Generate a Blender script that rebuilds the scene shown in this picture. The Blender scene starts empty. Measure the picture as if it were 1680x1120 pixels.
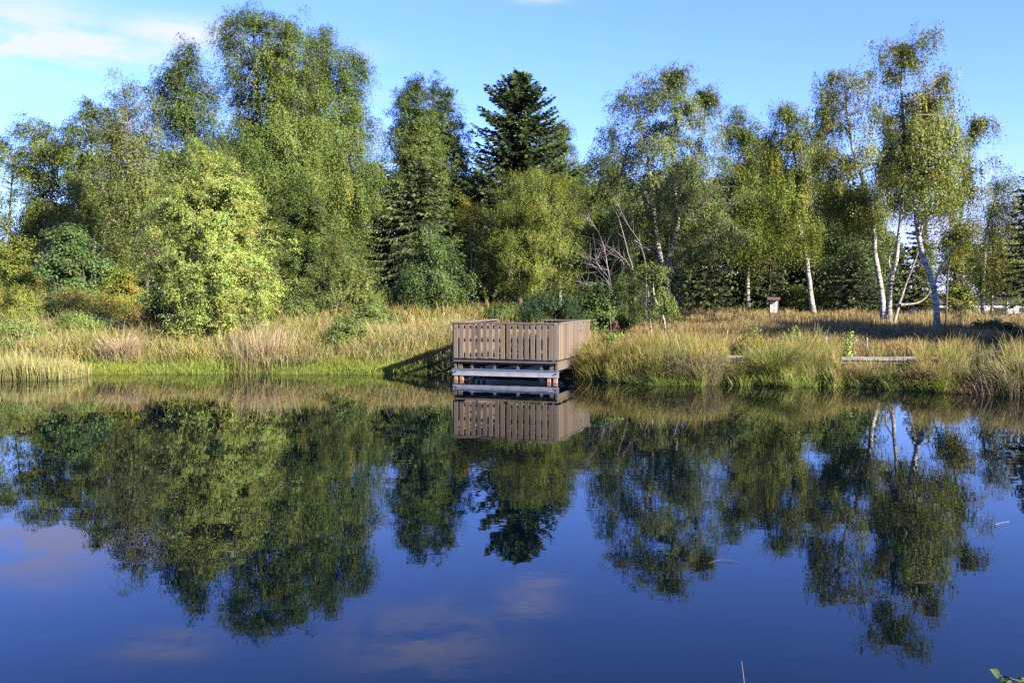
import bpy, math, random
import numpy as np
from mathutils import Vector

C = bpy.context.scene.collection
F = 1600.0; HOR = 482.0; CAMH = 2.37
PITCH = math.atan((560 - HOR) / F)
R = math.radians
ALB = .56      # overall surface reflectance
SUN_AZ = (0.78, -0.63); SUN_EL = R(26)

# ------------------------------------------------------------------ helpers
def at(px, py, Y):
    """photo pixel -> world point at distance Y along the view axis (ground plan)"""
    c, s = math.cos(PITCH), math.sin(PITCH)
    a = (560 - py) / F
    dy = c + a * s; dz = -s + a * c; dx = (px - 840) / F
    t = Y / dy
    return np.array([dx * t, Y, CAMH + dz * t])

def tag(o, label=None, cat=None, group=None, kind=None):
    if label: o['label'] = label
    if cat: o['category'] = cat
    if group: o['group'] = group
    if kind: o['kind'] = kind
    return o

def thing(name, loc, label, cat, group=None):
    o = bpy.data.objects.new(name, None); C.objects.link(o)
    o.location = loc; o.empty_display_size = .2
    return tag(o, label, cat, group)

def mesh(name, V, quads=None, tris=None, mat=None, parent=None, col=None, smooth=False, loc=None):
    V = np.asarray(V, np.float32).reshape(-1, 3)
    me = bpy.data.meshes.new(name)
    q = np.zeros((0, 4), np.int32) if quads is None else np.asarray(quads, np.int32).reshape(-1, 4)
    t = np.zeros((0, 3), np.int32) if tris is None else np.asarray(tris, np.int32).reshape(-1, 3)
    me.vertices.add(len(V)); me.vertices.foreach_set('co', V.ravel())
    me.loops.add(q.size + t.size)
    me.loops.foreach_set('vertex_index', np.concatenate([q.ravel(), t.ravel()]))
    me.polygons.add(len(q) + len(t))
    st = np.concatenate([np.arange(len(q)) * 4, q.size + np.arange(len(t)) * 3]).astype(np.int32)
    me.polygons.foreach_set('loop_start', st)
    if col is not None:
        a = me.color_attributes.new('Col', 'FLOAT_COLOR', 'POINT')
        c4 = np.ones((len(V), 4), np.float32); c4[:, :3] = np.asarray(col) * ALB
        a.data.foreach_set('color', c4.ravel())
    me.update()
    me.polygons.foreach_set('use_smooth', np.full(len(q) + len(t), bool(smooth)))
    if mat: me.materials.append(mat)
    o = bpy.data.objects.new(name, me); C.objects.link(o)
    if parent: o.parent = parent
    if loc is not None: o.location = loc
    return o

class MB:
    """collects boxes and tubes for one mesh"""
    def __init__(s): s.V = []; s.Q = []; s.n = 0
    def add(s, V, Q):
        V = np.asarray(V, float).reshape(-1, 3); s.V.append(V); s.Q.append(np.asarray(Q).reshape(-1, 4) + s.n); s.n += len(V)
    def box(s, c, half, ax=(1, 0, 0), ay=None, az=(0, 0, 1)):
        ax = np.array(ax, float); az = np.array(az, float)
        ay = np.cross(az, ax) if ay is None else np.array(ay, float)
        c = np.array(c, float); h = half; pts = []
        for z in (-1, 1):
            for x, y in ((-1, -1), (1, -1), (1, 1), (-1, 1)):
                pts.append(c + ax * x * h[0] + ay * y * h[1] + az * z * h[2])
        s.add(pts, [(3, 2, 1, 0), (4, 5, 6, 7), (0, 1, 5, 4), (1, 2, 6, 5), (2, 3, 7, 6), (3, 0, 4, 7)])
    def build(s, name, mat, parent=None, bevel=0, **k):
        o = mesh(name, np.concatenate(s.V), np.concatenate(s.Q), mat=mat, parent=parent, **k)
        if bevel:
            m = o.modifiers.new('b', 'BEVEL'); m.width = bevel; m.segments = 1
        return o

def nrm(a): return a / np.maximum(np.linalg.norm(a, axis=-1, keepdims=True), 1e-9)

def tubes(P, Rd, sides=5):
    """P (K,N,3), Rd (K,N) -> V, quads"""
    P = np.asarray(P, float); Rd = np.asarray(Rd, float)
    K, N, _ = P.shape
    T = nrm(np.gradient(P, axis=1))
    ref = np.where(np.abs(T[:, :1, 2:3]) > .8, np.array([1., .13, 0]), np.array([.1, .05, 1.]))
    A = nrm(np.cross(T, np.broadcast_to(ref, T.shape))); B = np.cross(T, A)
    th = np.arange(sides) * 2 * np.pi / sides
    V = P[:, :, None] + Rd[:, :, None, None] * (A[:, :, None] * np.cos(th)[:, None] + B[:, :, None] * np.sin(th)[:, None])
    k = np.arange(K)[:, None, None] * N * sides; n = np.arange(N - 1)[None, :, None] * sides; j = np.arange(sides)[None, None]
    j2 = (j + 1) % sides
    Q = np.stack(np.broadcast_arrays(k + n + j, k + n + j2, k + n + sides + j2, k + n + sides + j), -1)
    return V.reshape(-1, 3), Q.reshape(-1, 4)

def resample(P, n):
    P = np.asarray(P, float)
    # catmull-rom smooth then even resample
    if len(P) > 2:
        E = np.vstack([2 * P[0] - P[1], P, 2 * P[-1] - P[-2]]); out = []
        for i in range(len(P) - 1):
            p0, p1, p2, p3 = E[i:i + 4]
            for t in np.linspace(0, 1, 9)[:-1]:
                out.append(.5 * (2 * p1 + (p2 - p0) * t + (2 * p0 - 5 * p1 + 4 * p2 - p3) * t * t + (3 * p1 - p0 - 3 * p2 + p3) * t ** 3))
        P = np.array(out + [P[-1]])
    s = np.r_[0, np.cumsum(np.linalg.norm(np.diff(P, axis=0), axis=1))]
    u = np.linspace(0, s[-1], n)
    return np.stack([np.interp(u, s, P[:, i]) for i in range(3)], 1)

def quads_leaf(c, u, v, L, W):
    """rhombus per leaf"""
    c = np.asarray(c); L = np.asarray(L)[:, None]; W = np.asarray(W)[:, None]
    V = np.stack([c - u * L * .5, c + v * W * .5 + u * L * .08, c + u * L * .5, c - v * W * .5 + u * L * .08], 1)
    Q = np.arange(len(c) * 4).reshape(-1, 4)
    return V.reshape(-1, 3), Q

def n3(P, ph, f):
    x, y, z = P[:, 0] * f, P[:, 1] * f, P[:, 2] * f
    return (np.sin(x * 1.0 + ph[0]) * np.sin(y * 1.1 + ph[1]) + np.sin(y * .9 + z * .7 + ph[2]) * np.sin(z * 1.2 + ph[3]) + np.sin(x * .8 - z * 1.3 + ph[4]) * np.cos(y * 1.4 + ph[5])) / 2

# ------------------------------------------------------------------ materials
def new_mat(name):
    m = bpy.data.materials.new(name); m.use_nodes = True
    nt = m.node_tree; nt.nodes.clear()
    return m, nt.nodes, nt.links

def node(N, t, **k):
    n = N.new(t)
    for a, b in k.items():
        if a.startswith('i_'): n.inputs[int(a[2:])].default_value = b
        else: setattr(n, a, b)
    return n

def ramp(N, pts, interp='LINEAR'):
    r = N.new('ShaderNodeValToRGB'); r.color_ramp.interpolation = interp
    e = r.color_ramp.elements
    while len(e) < len(pts): e.new(.5)
    for i, (p, c) in enumerate(pts): e[i].position = p; e[i].color = (*c, 1)
    return r

def leaf_mat(name, trans=.3, rough=.55, spec=.22):
    m, N, L = new_mat(name)
    a = node(N, 'ShaderNodeVertexColor', layer_name='Col')
    p = N.new('ShaderNodeBsdfPrincipled'); p.inputs['Roughness'].default_value = rough
    p.inputs['Specular IOR Level'].default_value = spec
    t = N.new('ShaderNodeBsdfTranslucent')
    h = node(N, 'ShaderNodeHueSaturation'); h.inputs['Hue'].default_value = .485; h.inputs['Saturation'].default_value = 1.0; h.inputs['Value'].default_value = 1.15
    mx = N.new('ShaderNodeMixShader'); mx.inputs[0].default_value = trans
    o = N.new('ShaderNodeOutputMaterial')
    L.new(a.outputs[0], p.inputs['Base Color']); L.new(a.outputs[0], h.inputs['Color']); L.new(h.outputs[0], t.inputs[0])
    L.new(p.outputs[0], mx.inputs[1]); L.new(t.outputs[0], mx.inputs[2]); L.new(mx.outputs[0], o.inputs[0])
    return m

def surf(name, build, rough=.8, spec=.3, metal=0, bump=.02):
    """principled with a colour built by build(N, L) -> socket, optional (socket, bump height socket)"""
    m, N, L = new_mat(name)
    p = N.new('ShaderNodeBsdfPrincipled'); p.inputs['Roughness'].default_value = rough
    p.inputs['Specular IOR Level'].default_value = spec; p.inputs['Metallic'].default_value = metal
    r = build(N, L)
    cs, hs = r if isinstance(r, tuple) else (r, None)
    al = node(N, 'ShaderNodeMix', data_type='RGBA', blend_type='MULTIPLY'); al.inputs[0].default_value = 1; al.inputs[7].default_value = (ALB, ALB, ALB, 1)
    L.new(cs, al.inputs[6]); L.new(al.outputs[2], p.inputs['Base Color'])
    if hs is not None:
        b = N.new('ShaderNodeBump'); b.inputs['Strength'].default_value = .5; b.inputs['Distance'].default_value = bump
        L.new(hs, b.inputs['Height']); L.new(b.outputs[0], p.inputs['Normal'])
    o = N.new('ShaderNodeOutputMaterial'); L.new(p.outputs[0], o.inputs[0])
    return m

def tex(N, L, scale=(1, 1, 1), sc=5, detail=4, rough=.6, coord='Object'):
    tc = N.new('ShaderNodeTexCoord'); mp = N.new('ShaderNodeMapping'); mp.inputs['Scale'].default_value = scale
    n = N.new('ShaderNodeTexNoise'); n.inputs['Scale'].default_value = sc; n.inputs['Detail'].default_value = detail; n.inputs['Roughness'].default_value = rough
    L.new(tc.outputs[coord], mp.inputs[0]); L.new(mp.outputs[0], n.inputs['Vector'])
    return n.outputs['Fac']

def birch_bark(N, L):
    f = tex(N, L, (1, 1, 5.5), 3.2, 5, .7)
    r = ramp(N, [(.38, (.035, .03, .028)), (.46, (.26, .23, .2)), (.53, (.55, .52, .47)), (.8, (.70, .68, .63))])
    L.new(f, r.inputs[0])
    tc = N.new('ShaderNodeTexCoord'); sp = N.new('ShaderNodeSeparateXYZ'); L.new(tc.outputs['Object'], sp.inputs[0])
    f2 = tex(N, L, (1, 1, .8), 6, 4)
    ad = node(N, 'ShaderNodeMath', operation='MULTIPLY_ADD'); ad.inputs[1].default_value = 2.6; L.new(f2, ad.inputs[0]); L.new(sp.outputs[2], ad.inputs[2])
    r2 = ramp(N, [(.22, (.12, .1, .09)), (.42, (1, 1, 1))]); dv = node(N, 'ShaderNodeMath', operation='DIVIDE'); dv.inputs[1].default_value = 5; L.new(ad.outputs[0], dv.inputs[0]); L.new(dv.outputs[0], r2.inputs[0])
    mx = node(N, 'ShaderNodeMix', data_type='RGBA', blend_type='MULTIPLY'); mx.inputs[0].default_value = 1
    L.new(r.outputs[0], mx.inputs[6]); L.new(r2.outputs[0], mx.inputs[7])
    return mx.outputs[2], f

def simple(pts, scale=(1, 1, 1), sc=5, detail=5, bump=True):
    def b(N, L):
        f = tex(N, L, scale, sc, detail); r = ramp(N, pts); L.new(f, r.inputs[0])
        return (r.outputs[0], f) if bump else r.outputs[0]
    return b

M = {}
M['leaf'] = leaf_mat('leaf', .28)
M['needle'] = leaf_mat('needle', .12, .6, .2)
M['grass'] = leaf_mat('grass', .3, .6, .2)
M['birch'] = surf('birch_bark', birch_bark, .75)
M['bark'] = surf('grey_bark', simple([(.3, (.05, .042, .035)), (.6, (.16, .13, .11)), (.8, (.24, .21, .18))], (1, 1, .25), 9), .9)
M['paletwig'] = surf('pale_branch', simple([(.3, (.16, .14, .12)), (.6, (.42, .38, .33)), (.8, (.55, .5, .45))], (1, 1, 1), 5), .85)
M['dead'] = surf('dead_wood', simple([(.3, (.15, .13, .11)), (.6, (.32, .29, .26)), (.8, (.42, .39, .36))], (1, 1, 1), 4), .9)
M['orangebark'] = surf('spruce_bark', simple([(.3, (.12, .07, .045)), (.6, (.30, .20, .14)), (.8, (.42, .32, .25))], (1, 1, .4), 7), .9)

def plank_mat(name, a, b, c, islands=True, grain=(1.2, 1.2, 14)):
    def f(N, L):
        # weathered boards: each board its own tone, grain along the board
        g = N.new('ShaderNodeNewGeometry'); n = tex(N, L, grain, 6, 6, .7)
        r = ramp(N, [(.25, a), (.5, b), (.78, c)]); L.new(n, r.inputs[0])
        h = N.new('ShaderNodeHueSaturation'); L.new(r.outputs[0], h.inputs['Color'])
        mr = N.new('ShaderNodeMapRange'); mr.inputs[3].default_value = .72; mr.inputs[4].default_value = 1.25
        L.new(g.outputs['Random Per Island'], mr.inputs[0]); L.new(mr.outputs[0], h.inputs['Value'])
        mr2 = N.new('ShaderNodeMapRange'); mr2.inputs[3].default_value = .55; mr2.inputs[4].default_value = 1.15
        m2 = node(N, 'ShaderNodeMath', operation='FRACT'); m3 = node(N, 'ShaderNodeMath', operation='MULTIPLY'); m3.inputs[1].default_value = 7.3
        L.new(g.outputs['Random Per Island'], m3.inputs[0]); L.new(m3.outputs[0], m2.inputs[0]); L.new(m2.outputs[0], mr2.inputs[0]); L.new(mr2.outputs[0], h.inputs['Saturation'])
        return h.outputs[0], n
    return surf(name, f, .75, .25, 0, .002)
M['board'] = plank_mat('railing_wood', (.122, .092, .063), (.185, .142, .099), (.25, .20, .145), grain=(9, 9, .7))
M['frame'] = plank_mat('frame_wood', (.085, .06, .043), (.15, .112, .083), (.21, .16, .125), grain=(2, 2, 6))
M['pile'] = plank_mat('pile_wood', (.24, .095, .04), (.38, .16, .07), (.5, .24, .12), grain=(5, 5, .8))
M['greyplank'] = plank_mat('grey_plank', (.22, .20, .18), (.36, .33, .30), (.5, .47, .43), grain=(4, 1, 4))
M['steel'] = surf('galvanised_steel', simple([(.3, (.50, .51, .51)), (.6, (.66, .66, .65)), (.8, (.78, .78, .76))], (1, 1, 1), 6, bump=False), .42, .5, .55)
M['dark'] = surf('dark_hole', simple([(.3, (.02, .02, .02)), (.8, (.03, .03, .03))], bump=False))
M['roofwood'] = surf('roof_wood', simple([(.3, (.09, .05, .035)), (.8, (.2, .12, .09))], (1, 8, 1), 5), .8)
M['white'] = surf('white_panel', simple([(.3, (.70, .69, .66)), (.8, (.78, .77, .74))], sc=3, bump=False), .5)
M['print'] = surf('faded_print', simple([(.3, (.40, .38, .40)), (.8, (.55, .53, .54))], sc=30, bump=False), .6)

def ground_col(N, L):
    f = tex(N, L, (1, 1, 1), .6, 8, .65); f2 = tex(N, L, (1, 1, 1), 7, 5, .7)
    r = ramp(N, [(.3, (.045, .04, .018)), (.5, (.09, .085, .03)), (.65, (.13, .115, .045)), (.8, (.16, .13, .065))]); L.new(f, r.inputs[0])
    r2 = ramp(N, [(.3, (.55, .5, .45)), (.7, (1.2, 1.15, 1.1))]); L.new(f2, r2.inputs[0])
    mx = node(N, 'ShaderNodeMix', data_type='RGBA', blend_type='MULTIPLY'); mx.inputs[0].default_value = 1
    L.new(r.outputs[0], mx.inputs[6]); L.new(r2.outputs[0], mx.inputs[7])
    return mx.outputs[2], f2
M['ground'] = surf('soil', ground_col, .95, .1)

def water_mat():
    m, N, L = new_mat('pond_water')
    p = N.new('ShaderNodeBsdfPrincipled'); p.inputs['Base Color'].default_value = (.0003, .0020, .0036, 1)
    p.inputs['Roughness'].default_value = .0; p.inputs['IOR'].default_value = 1.31; p.inputs['Specular Tint'].default_value = (.72, .94, 1, 1); p.inputs['Specular IOR Level'].default_value = .5
    tc = N.new('ShaderNodeTexCoord'); mp = N.new('ShaderNodeMapping'); mp.inputs['Scale'].default_value = (.55, 1.0, 1)
    L.new(tc.outputs['Object'], mp.inputs[0])
    n1 = N.new('ShaderNodeTexNoise'); n1.inputs['Scale'].default_value = 5.0; n1.inputs['Detail'].default_value = 2
    n2 = N.new('ShaderNodeTexNoise'); n2.inputs['Scale'].default_value = .9; n2.inputs['Detail'].default_value = 2
    n3_ = N.new('ShaderNodeTexNoise'); n3_.inputs['Scale'].default_value = .12; n3_.inputs['Detail'].default_value = 2
    for n in (n1, n2, n3_): L.new(mp.outputs[0], n.inputs['Vector'])
    # breeze patches: ripples come and go over the pond
    mr = N.new('ShaderNodeMapRange'); mr.inputs[1].default_value = .4; mr.inputs[2].default_value = .65; mr.inputs[3].default_value = .15; mr.inputs[4].default_value = 1
    L.new(n3_.outputs[0], mr.inputs[0])
    mu = node(N, 'ShaderNodeMath', operation='MULTIPLY'); L.new(n1.outputs[0], mu.inputs[0]); L.new(mr.outputs[0], mu.inputs[1])
    ad = node(N, 'ShaderNodeMath', operation='MULTIPLY_ADD'); ad.inputs[1].default_value = 2.5; L.new(n2.outputs[0], ad.inputs[0]); L.new(mu.outputs[0], ad.inputs[2])
    b = N.new('ShaderNodeBump'); b.inputs['Strength'].default_value = 1; b.inputs['Distance'].default_value = .0008
    L.new(ad.outputs[0], b.inputs['Height']); L.new(b.outputs[0], p.inputs['Normal'])
    o = N.new('ShaderNodeOutputMaterial'); L.new(p.outputs[0], o.inputs[0])
    return m
M['water'] = water_mat()

# ------------------------------------------------------------------ terrain
SX = [-80, -40, -15.2, -8, -4.3, -1.7, 2.2, 3.4, 7.3, 9.9, 12, 16, 22, 28, 34, 40]
SY = [20, 27, 29.4, 29.2, 29.2, 29.6, 27.2, 25.6, 25.3, 24.2, 22.8, 20, 15, 9, 3, -3]
LD = [-6, -1.5, -.4, 0, .5, 1.5, 3.5, 8, 14, 25, 60, 400]
LZ = [-1.4, -.5, -.14, .0, .14, .45, .72, .92, 1.15, 1.25, 1.3, 1.3]
RD = [-6, -1.5, -.4, 0, .3, .9, 2, 6, 15, 36, 48, 66, 86, 400]
RZ = [-1.4, -.6, -.2, .0, .14, .24, .32, .46, .65, .92, .92, -.5, -.95, -.95]
def shore(X):
    X = np.asarray(X, float); a = np.where(X > 0, 1., .35)
    return np.interp(X, SX, SY) + a * (.22 * np.sin(X * 2.3 + .4) + .12 * np.sin(X * 5.7 + 1.9) + .07 * np.sin(X * 11.3))
def ground(X, Y):
    X = np.asarray(X, float); Y = np.asarray(Y, float)
    d = Y - shore(X)
    zl = np.interp(d, LD, LZ); zr = np.interp(d, RD, RZ)
    w = np.clip((X + 1) / 4, 0, 1); w = w * w * (3 - 2 * w)
    far = np.clip((X - 22) / 14 - np.clip((60 - Y) / 30, 0, 1), 0, 1)   # the drop to the car park lies far right
    zr2 = np.where(d > 40, np.maximum(zr, .92 - 1.9 * far), zr)
    z = zl * (1 - w) + zr2 * w
    near = 2.6 - Y                                    # the bank the camera stands on
    z = np.where(Y < 8, np.maximum(z, np.interp(near, [-4, -1, 0, 1, 3], [-1.4, -.4, 0, .35, .55])), z)
    return z + np.where(z > .1, .04 * np.sin(X * 1.7 + .6) * np.sin(Y * 1.3) + .05 * np.sin(X * .5 + Y * .7), 0)
def gz(X, Y): return float(ground(X, Y))

gx = np.unique(np.concatenate([np.linspace(-500, -60, 14), np.linspace(-60, -18, 30), np.linspace(-18, 18, 241), np.linspace(18, 110, 64), np.linspace(110, 600, 12)]))
gy = np.unique(np.concatenate([np.linspace(-300, -6, 10), np.linspace(-6, 20, 40), np.linspace(20, 36, 81), np.linspace(36, 120, 70), np.linspace(120, 900, 14)]))
GX, GY = np.meshgrid(gx, gy)
nx = len(gx); ii = np.arange((len(gy) - 1) * nx).reshape(-1, nx)[:, :-1].ravel()
mesh_q = np.stack([ii, ii + 1, ii + nx + 1, ii + nx], 1)
g = mesh('ground', np.stack([GX, GY, ground(GX, GY)], -1), mesh_q, mat=M['ground'], smooth=True)
tag(g, 'peaty ground under the grass around the pond', 'ground', kind='structure')
wv = np.array([(-90, -6, 0), (45, -6, 0), (45, 40, 0), (-90, 40, 0)])
w = mesh('water', wv, [(0, 1, 2, 3)], mat=M['water'])
tag(w, 'still dark pond mirroring trees and blue sky', 'water', kind='structure')

# ------------------------------------------------------------------ trees
def outline_at(ol, py):
    a = np.array(ol, float)
    return np.interp(py, a[:, 0], a[:, 1]), np.interp(py, a[:, 0], a[:, 2])

def crown_points(rng, ol, Y, n, dz, edge=.55, gap=-.45, gf=1.1, hollow=.0, kids=0, sig=.5):
    """clump centres filling an outline traced in the photo, given a real depth"""
    a = np.array(ol, float); py = np.linspace(a[0, 0], a[-1, 0], 200)
    xl, xr = outline_at(ol, py); wgt = np.maximum(xr - xl, 1) ** 1.2
    cdf = np.cumsum(wgt) / wgt.sum()
    pts = []; ph = rng.uniform(0, 6.28, 6); tot = 0; N_ = n
    if kids: n = max(6, n // kids)
    while tot < n:
        k = n * 2
        y = np.interp(rng.random(k), cdf, py); l, r = outline_at(ol, y)
        th = rng.uniform(0, 2 * np.pi, k); rr = rng.random(k) ** edge
        rr *= 1 + .11 * np.sin(3 * th + y * .09 + ph[0]) + .10 * np.sin(2 * th - y * .21 + ph[1]) + rng.normal(0, .05, k)
        rr *= np.where(rng.random(k) < .12, rng.uniform(1., 1.28, k), 1)
        cx = (l + r) / 2; hw = (r - l) / 2 * Y / F
        X = (cx - 840) * Y / F + np.cos(th) * rr * hw
        Z = CAMH + (HOR - y) * Y / F
        P = np.stack([X, Y + np.sin(th) * rr * np.maximum(hw * dz, .25), Z], 1)
        keep = n3(P, ph, gf) > gap
        if hollow: keep &= rr > hollow
        pts.append(P[keep]); tot += keep.sum()
    P = np.concatenate(pts)[:n]
    if kids:   # boughs: sprays gather round bough ends, air between them
        s = sig * np.exp(rng.normal(0, .3, (n, 1, 1)))
        P = (P[:, None] + np.clip(rng.normal(0, 1, (n, kids, 3)), -1.5, 1.5) * s * np.array([1, 1, .62])).reshape(-1, 3)
    return P

BOOST = np.array([1.66, 1.74, 1.4])
def clump_leaves(rng, P, cen, style, m, size, R_, col, yel, ycol, var=.10):
    """P (K,3) clump centres -> leaf quads and colours"""
    K = len(P); out = nrm((P - cen) * np.array([1, 1, .5]) + 1e-6)
    kc = np.exp(rng.normal(0, .17, (K, 1))) * np.array(col) * BOOST * (1 + rng.normal(0, .07, (K, 3)))
    ky = rng.random(K) < yel
    kc[ky] = np.array(ycol) * np.exp(rng.normal(0, .2, (ky.sum(), 1)))
    if style in ('weep', 'up', 'hang', 'spray'):
        S = max(3, m // 9); Ln = max(2, m // S)
        st = P[:, None] + rng.normal(0, 1, (K, S, 3)) * R_ * np.array([.4, .4, .28])
        d = nrm(out[:, None] * .7 + rng.normal(0, .75, (K, S, 3)))
        if style == 'up': d = nrm(d * np.array([.6, .6, .4]) + np.array([0, 0, .8]))
        if style == 'spray': d = nrm(out[:, None] * .4 + rng.normal(0, .8, (K, S, 3)) + np.array([0, 0, .45]))
        ln = R_ * rng.uniform(.7, 1.5, (K, S, 1, 1)) * (1.4 if style != 'up' else 1.1)
        s = (np.arange(Ln) + rng.random((K, S, Ln)))[..., None] / Ln
        drop = {'spray': .3, 'weep': 1.0, 'hang': 1.5, 'up': .05}[style]
        hor = {'spray': .95, 'weep': .8, 'hang': .5, 'up': 1.0}[style]
        c = st[:, :, None] + d[:, :, None] * ln * s * hor + np.array([0, 0, -1.]) * ln * s ** 1.7 * drop
        c = c + rng.normal(0, 1, c.shape) * R_ * .075
    else:
        c = rng.normal(0, 1, (K, m, 3)); c = c / np.maximum(np.linalg.norm(c, axis=-1, keepdims=True), .01) * rng.random((K, m, 1)) ** .45
        sq = {'round': .75, 'layer': .3}[style]
        c = P[:, None] + c * R_ * np.array([1, 1, sq]) * rng.uniform(.7, 1.3, (K, 1, 1))
    per = c.reshape(K, -1, 3).shape[1]
    c = c.reshape(-1, 3); n = len(c)
    o2 = np.repeat(out, per, 0)
    loc = nrm(c - np.repeat(P, per, 0)) if style in ('round', 'layer') else np.repeat(nrm(d.reshape(-1, 3)), Ln, 0)
    nr = nrm(rng.normal(0, 1, (n, 3)) * .42 + o2 * .55 + loc * .45 + np.array([0, 0, .4 if style in ('round', 'layer') else .25]))
    dn = np.array([0, 0, -1.]) if style in ('weep', 'hang') else (np.array([0, 0, 1.]) if style == 'up' else np.array([0, 0, -.35]))
    u = rng.normal(0, .7, (n, 3)) + dn; u = nrm(u - nr * (u * nr).sum(1, keepdims=True)); v = np.cross(nr, u)
    L = size * rng.uniform(.7, 1.35, n)
    V, Q = quads_leaf(c, u, v, L, L * (.72 if style != 'up' else .38))
    lc = np.repeat(kc, per, 0) * np.exp(rng.normal(0, var, (n, 1))) * (1 + rng.normal(0, .04, (n, 3)))
    sp = rng.random(n) < yel * .5; lc[sp] = np.array(ycol)
    return V, Q, np.repeat(np.clip(lc, .004, .9), 4, 0)

GREEN = (.094, .130, .032); OLIVE = (.108, .136, .032); DARK = (.06, .085, .022); YG = (.205, .245, .068); BLUE = (.075, .118, .042)
YEL = (.34, .25, .03)

def tree(name, label, Y, stems, ol, n=200, m=110, size=.09, R_=.55, style='weep', col=GREEN, yel=.0, ycol=YEL, bark='birch',
         twig='bark', dz=.8, gap=-.45, gf=1.1, seed=1, limbs=14, sub=None, cat='tree', edge=.5, base=None, group=None, r0=None,
         kids=('trunk', 'branches', 'crown'), hollow=0., tw=1.0, boughs=None, bsig=None):
    dense = gap < -.35
    if boughs is None: boughs = 3 if dense else 7
    if bsig is None: bsig = .75 if dense else .95
    n = int(n * (2.0 if gap < -.35 else 1.45)); m = int(m * 1.35); size *= .95; R_ *= .92; gap = gap + (-.25 if gap < -.35 else .12)
    rng = np.random.default_rng(seed)
    bx = stems[0][0][0][0] if base is None else base
    X0 = (bx - 840) * Y / F; z0 = gz(X0, Y) - .05
    O = np.array([X0, Y, z0])
    e = thing(name, O, label, cat, group)
    Vs, Qs, off = [], [], 0; skel, skr = [], []
    for pts, rr in stems:
        P = np.array([at(x, y, Y) for x, y in pts])
        if pts[0][1] >= 505: P[0, 2] = gz(P[0, 0], Y) - .1
        P[1:, 1] += rng.normal(0, .1, len(P) - 1) + np.linspace(0, rng.normal(0, .5), len(P) - 1)
        P = resample(P, 30); wob = np.cumsum(rng.normal(0, .012, (30, 3)), 0); wob[:, 2] = 0; P = P + wob * min(1, rr * 8)
        s = np.linspace(0, 1, 30); rad = rr * (1 - s) ** .75 + .012 + rr * .5 * np.exp(-s * 28)
        V, Q = tubes(P[None], rad[None], 8)
        Vs.append(V); Qs.append(Q + off); off += len(V); skel.append(P); skr.append(rad)
    mesh(kids[0], np.concatenate(Vs) - O, np.concatenate(Qs), mat=M[bark], parent=e, smooth=True)
    K = crown_points(rng, ol, Y, n, dz, edge=edge, gap=gap, gf=gf, hollow=hollow, kids=boughs, sig=R_ * bsig)
    # the leaders carry leaves up to their tips
    zt = K[:, 2].max(); zl = np.percentile(K[:, 2], 12 if dense else 86)
    for P in skel:
        q = P[(P[:, 2] > zl)][3:]
        if len(q):
            k = max(4, int(n * .05)); q = q[rng.integers(0, len(q), k)]
            q = q + np.clip(rng.normal(0, 1, (k, 3)), -1.6, 1.6) * R_ * np.array([.8, .6, .5]); q[:, 1] -= R_ * .5
            K = np.concatenate([K, q])
    cen = K.mean(0)
    # main limbs, then a branch to every clump
    sk = np.concatenate(skel); sr = np.concatenate(skr); zmin = np.percentile(K[:, 2], 2) - .6
    paths, radii = [], []
    def bez(p, q, r_, up):
        h = np.linalg.norm(q - p); mid = (p + q) / 2 + np.array([0, 0, up * h]) + rng.normal(0, .06, 3) * h
        t = np.linspace(0, 1, 7)[:, None]
        return (1 - t) ** 2 * p + 2 * t * (1 - t) * mid + t * t * q
    def attach(q, kk=.75):
        hd = np.hypot(sk[:, 0] - q[0], sk[:, 1] - q[1]); want = q[2] - kk * hd
        cost = hd * .4 + np.abs(sk[:, 2] - want) + (sk[:, 2] < zmin) * 3 + (sk[:, 2] > q[2]) * 1.5
        return int(np.argmin(cost))
    for q in K[rng.permutation(len(K))[:limbs]]:
        i = attach(q); r_ = min(.55 * sr[i], .02 + .012 * np.linalg.norm(q - sk[i])) * tw
        b = bez(sk[i], q, r_, .10); paths.append(b); rad = np.linspace(r_, .01, 7); radii.append(rad)
        sk = np.concatenate([sk, b[2:]]); sr = np.concatenate([sr, rad[2:]])
    for q in K:
        d = np.linalg.norm(sk - q, axis=1) + .9 * np.maximum(0, sk[:, 2] - q[2] + .1) + (sk[:, 2] < zmin) * 2
        i = int(np.argmin(d)); r_ = max(.006, min(.45 * sr[i], .004 + .007 * d[i]))
        paths.append(bez(sk[i], q, r_, .12)); radii.append(np.linspace(r_, .004, 7))
    V, Q = tubes(np.array(paths), np.array(radii), 4)
    mesh(kids[1], V - O, Q, mat=M[twig], parent=e, smooth=True)
    V, Q, c = clump_leaves(rng, K, cen, style, m, size, R_, col, yel, ycol)
    if sub:
        V2, Q2, c2 = [V], [Q], [c]; o = len(V)
        for (px, py, rp, cnt, scol) in sub:          # patches of turned leaves
            q = at(px, py, Y); q[1] -= (ol[len(ol) // 2][2] - ol[len(ol) // 2][1]) / 2 * Y / F * dz * .75
            PP = q + rng.normal(0, rp * Y / F * .75, (max(2, cnt // 2), 3))
            a, b, cc = clump_leaves(rng, PP, cen, style, m // 4, size, R_ * .8, tuple(np.array(scol) * .75 + np.array(col) * .25), 0, YEL)
            V2.append(a); Q2.append(b + o); c2.append(cc); o += len(a)
        V, Q, c = np.concatenate(V2), np.concatenate(Q2), np.concatenate(c2)
    mesh(kids[2], V - O, Q, mat=M['leaf'], parent=e, col=c)
    return e

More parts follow.
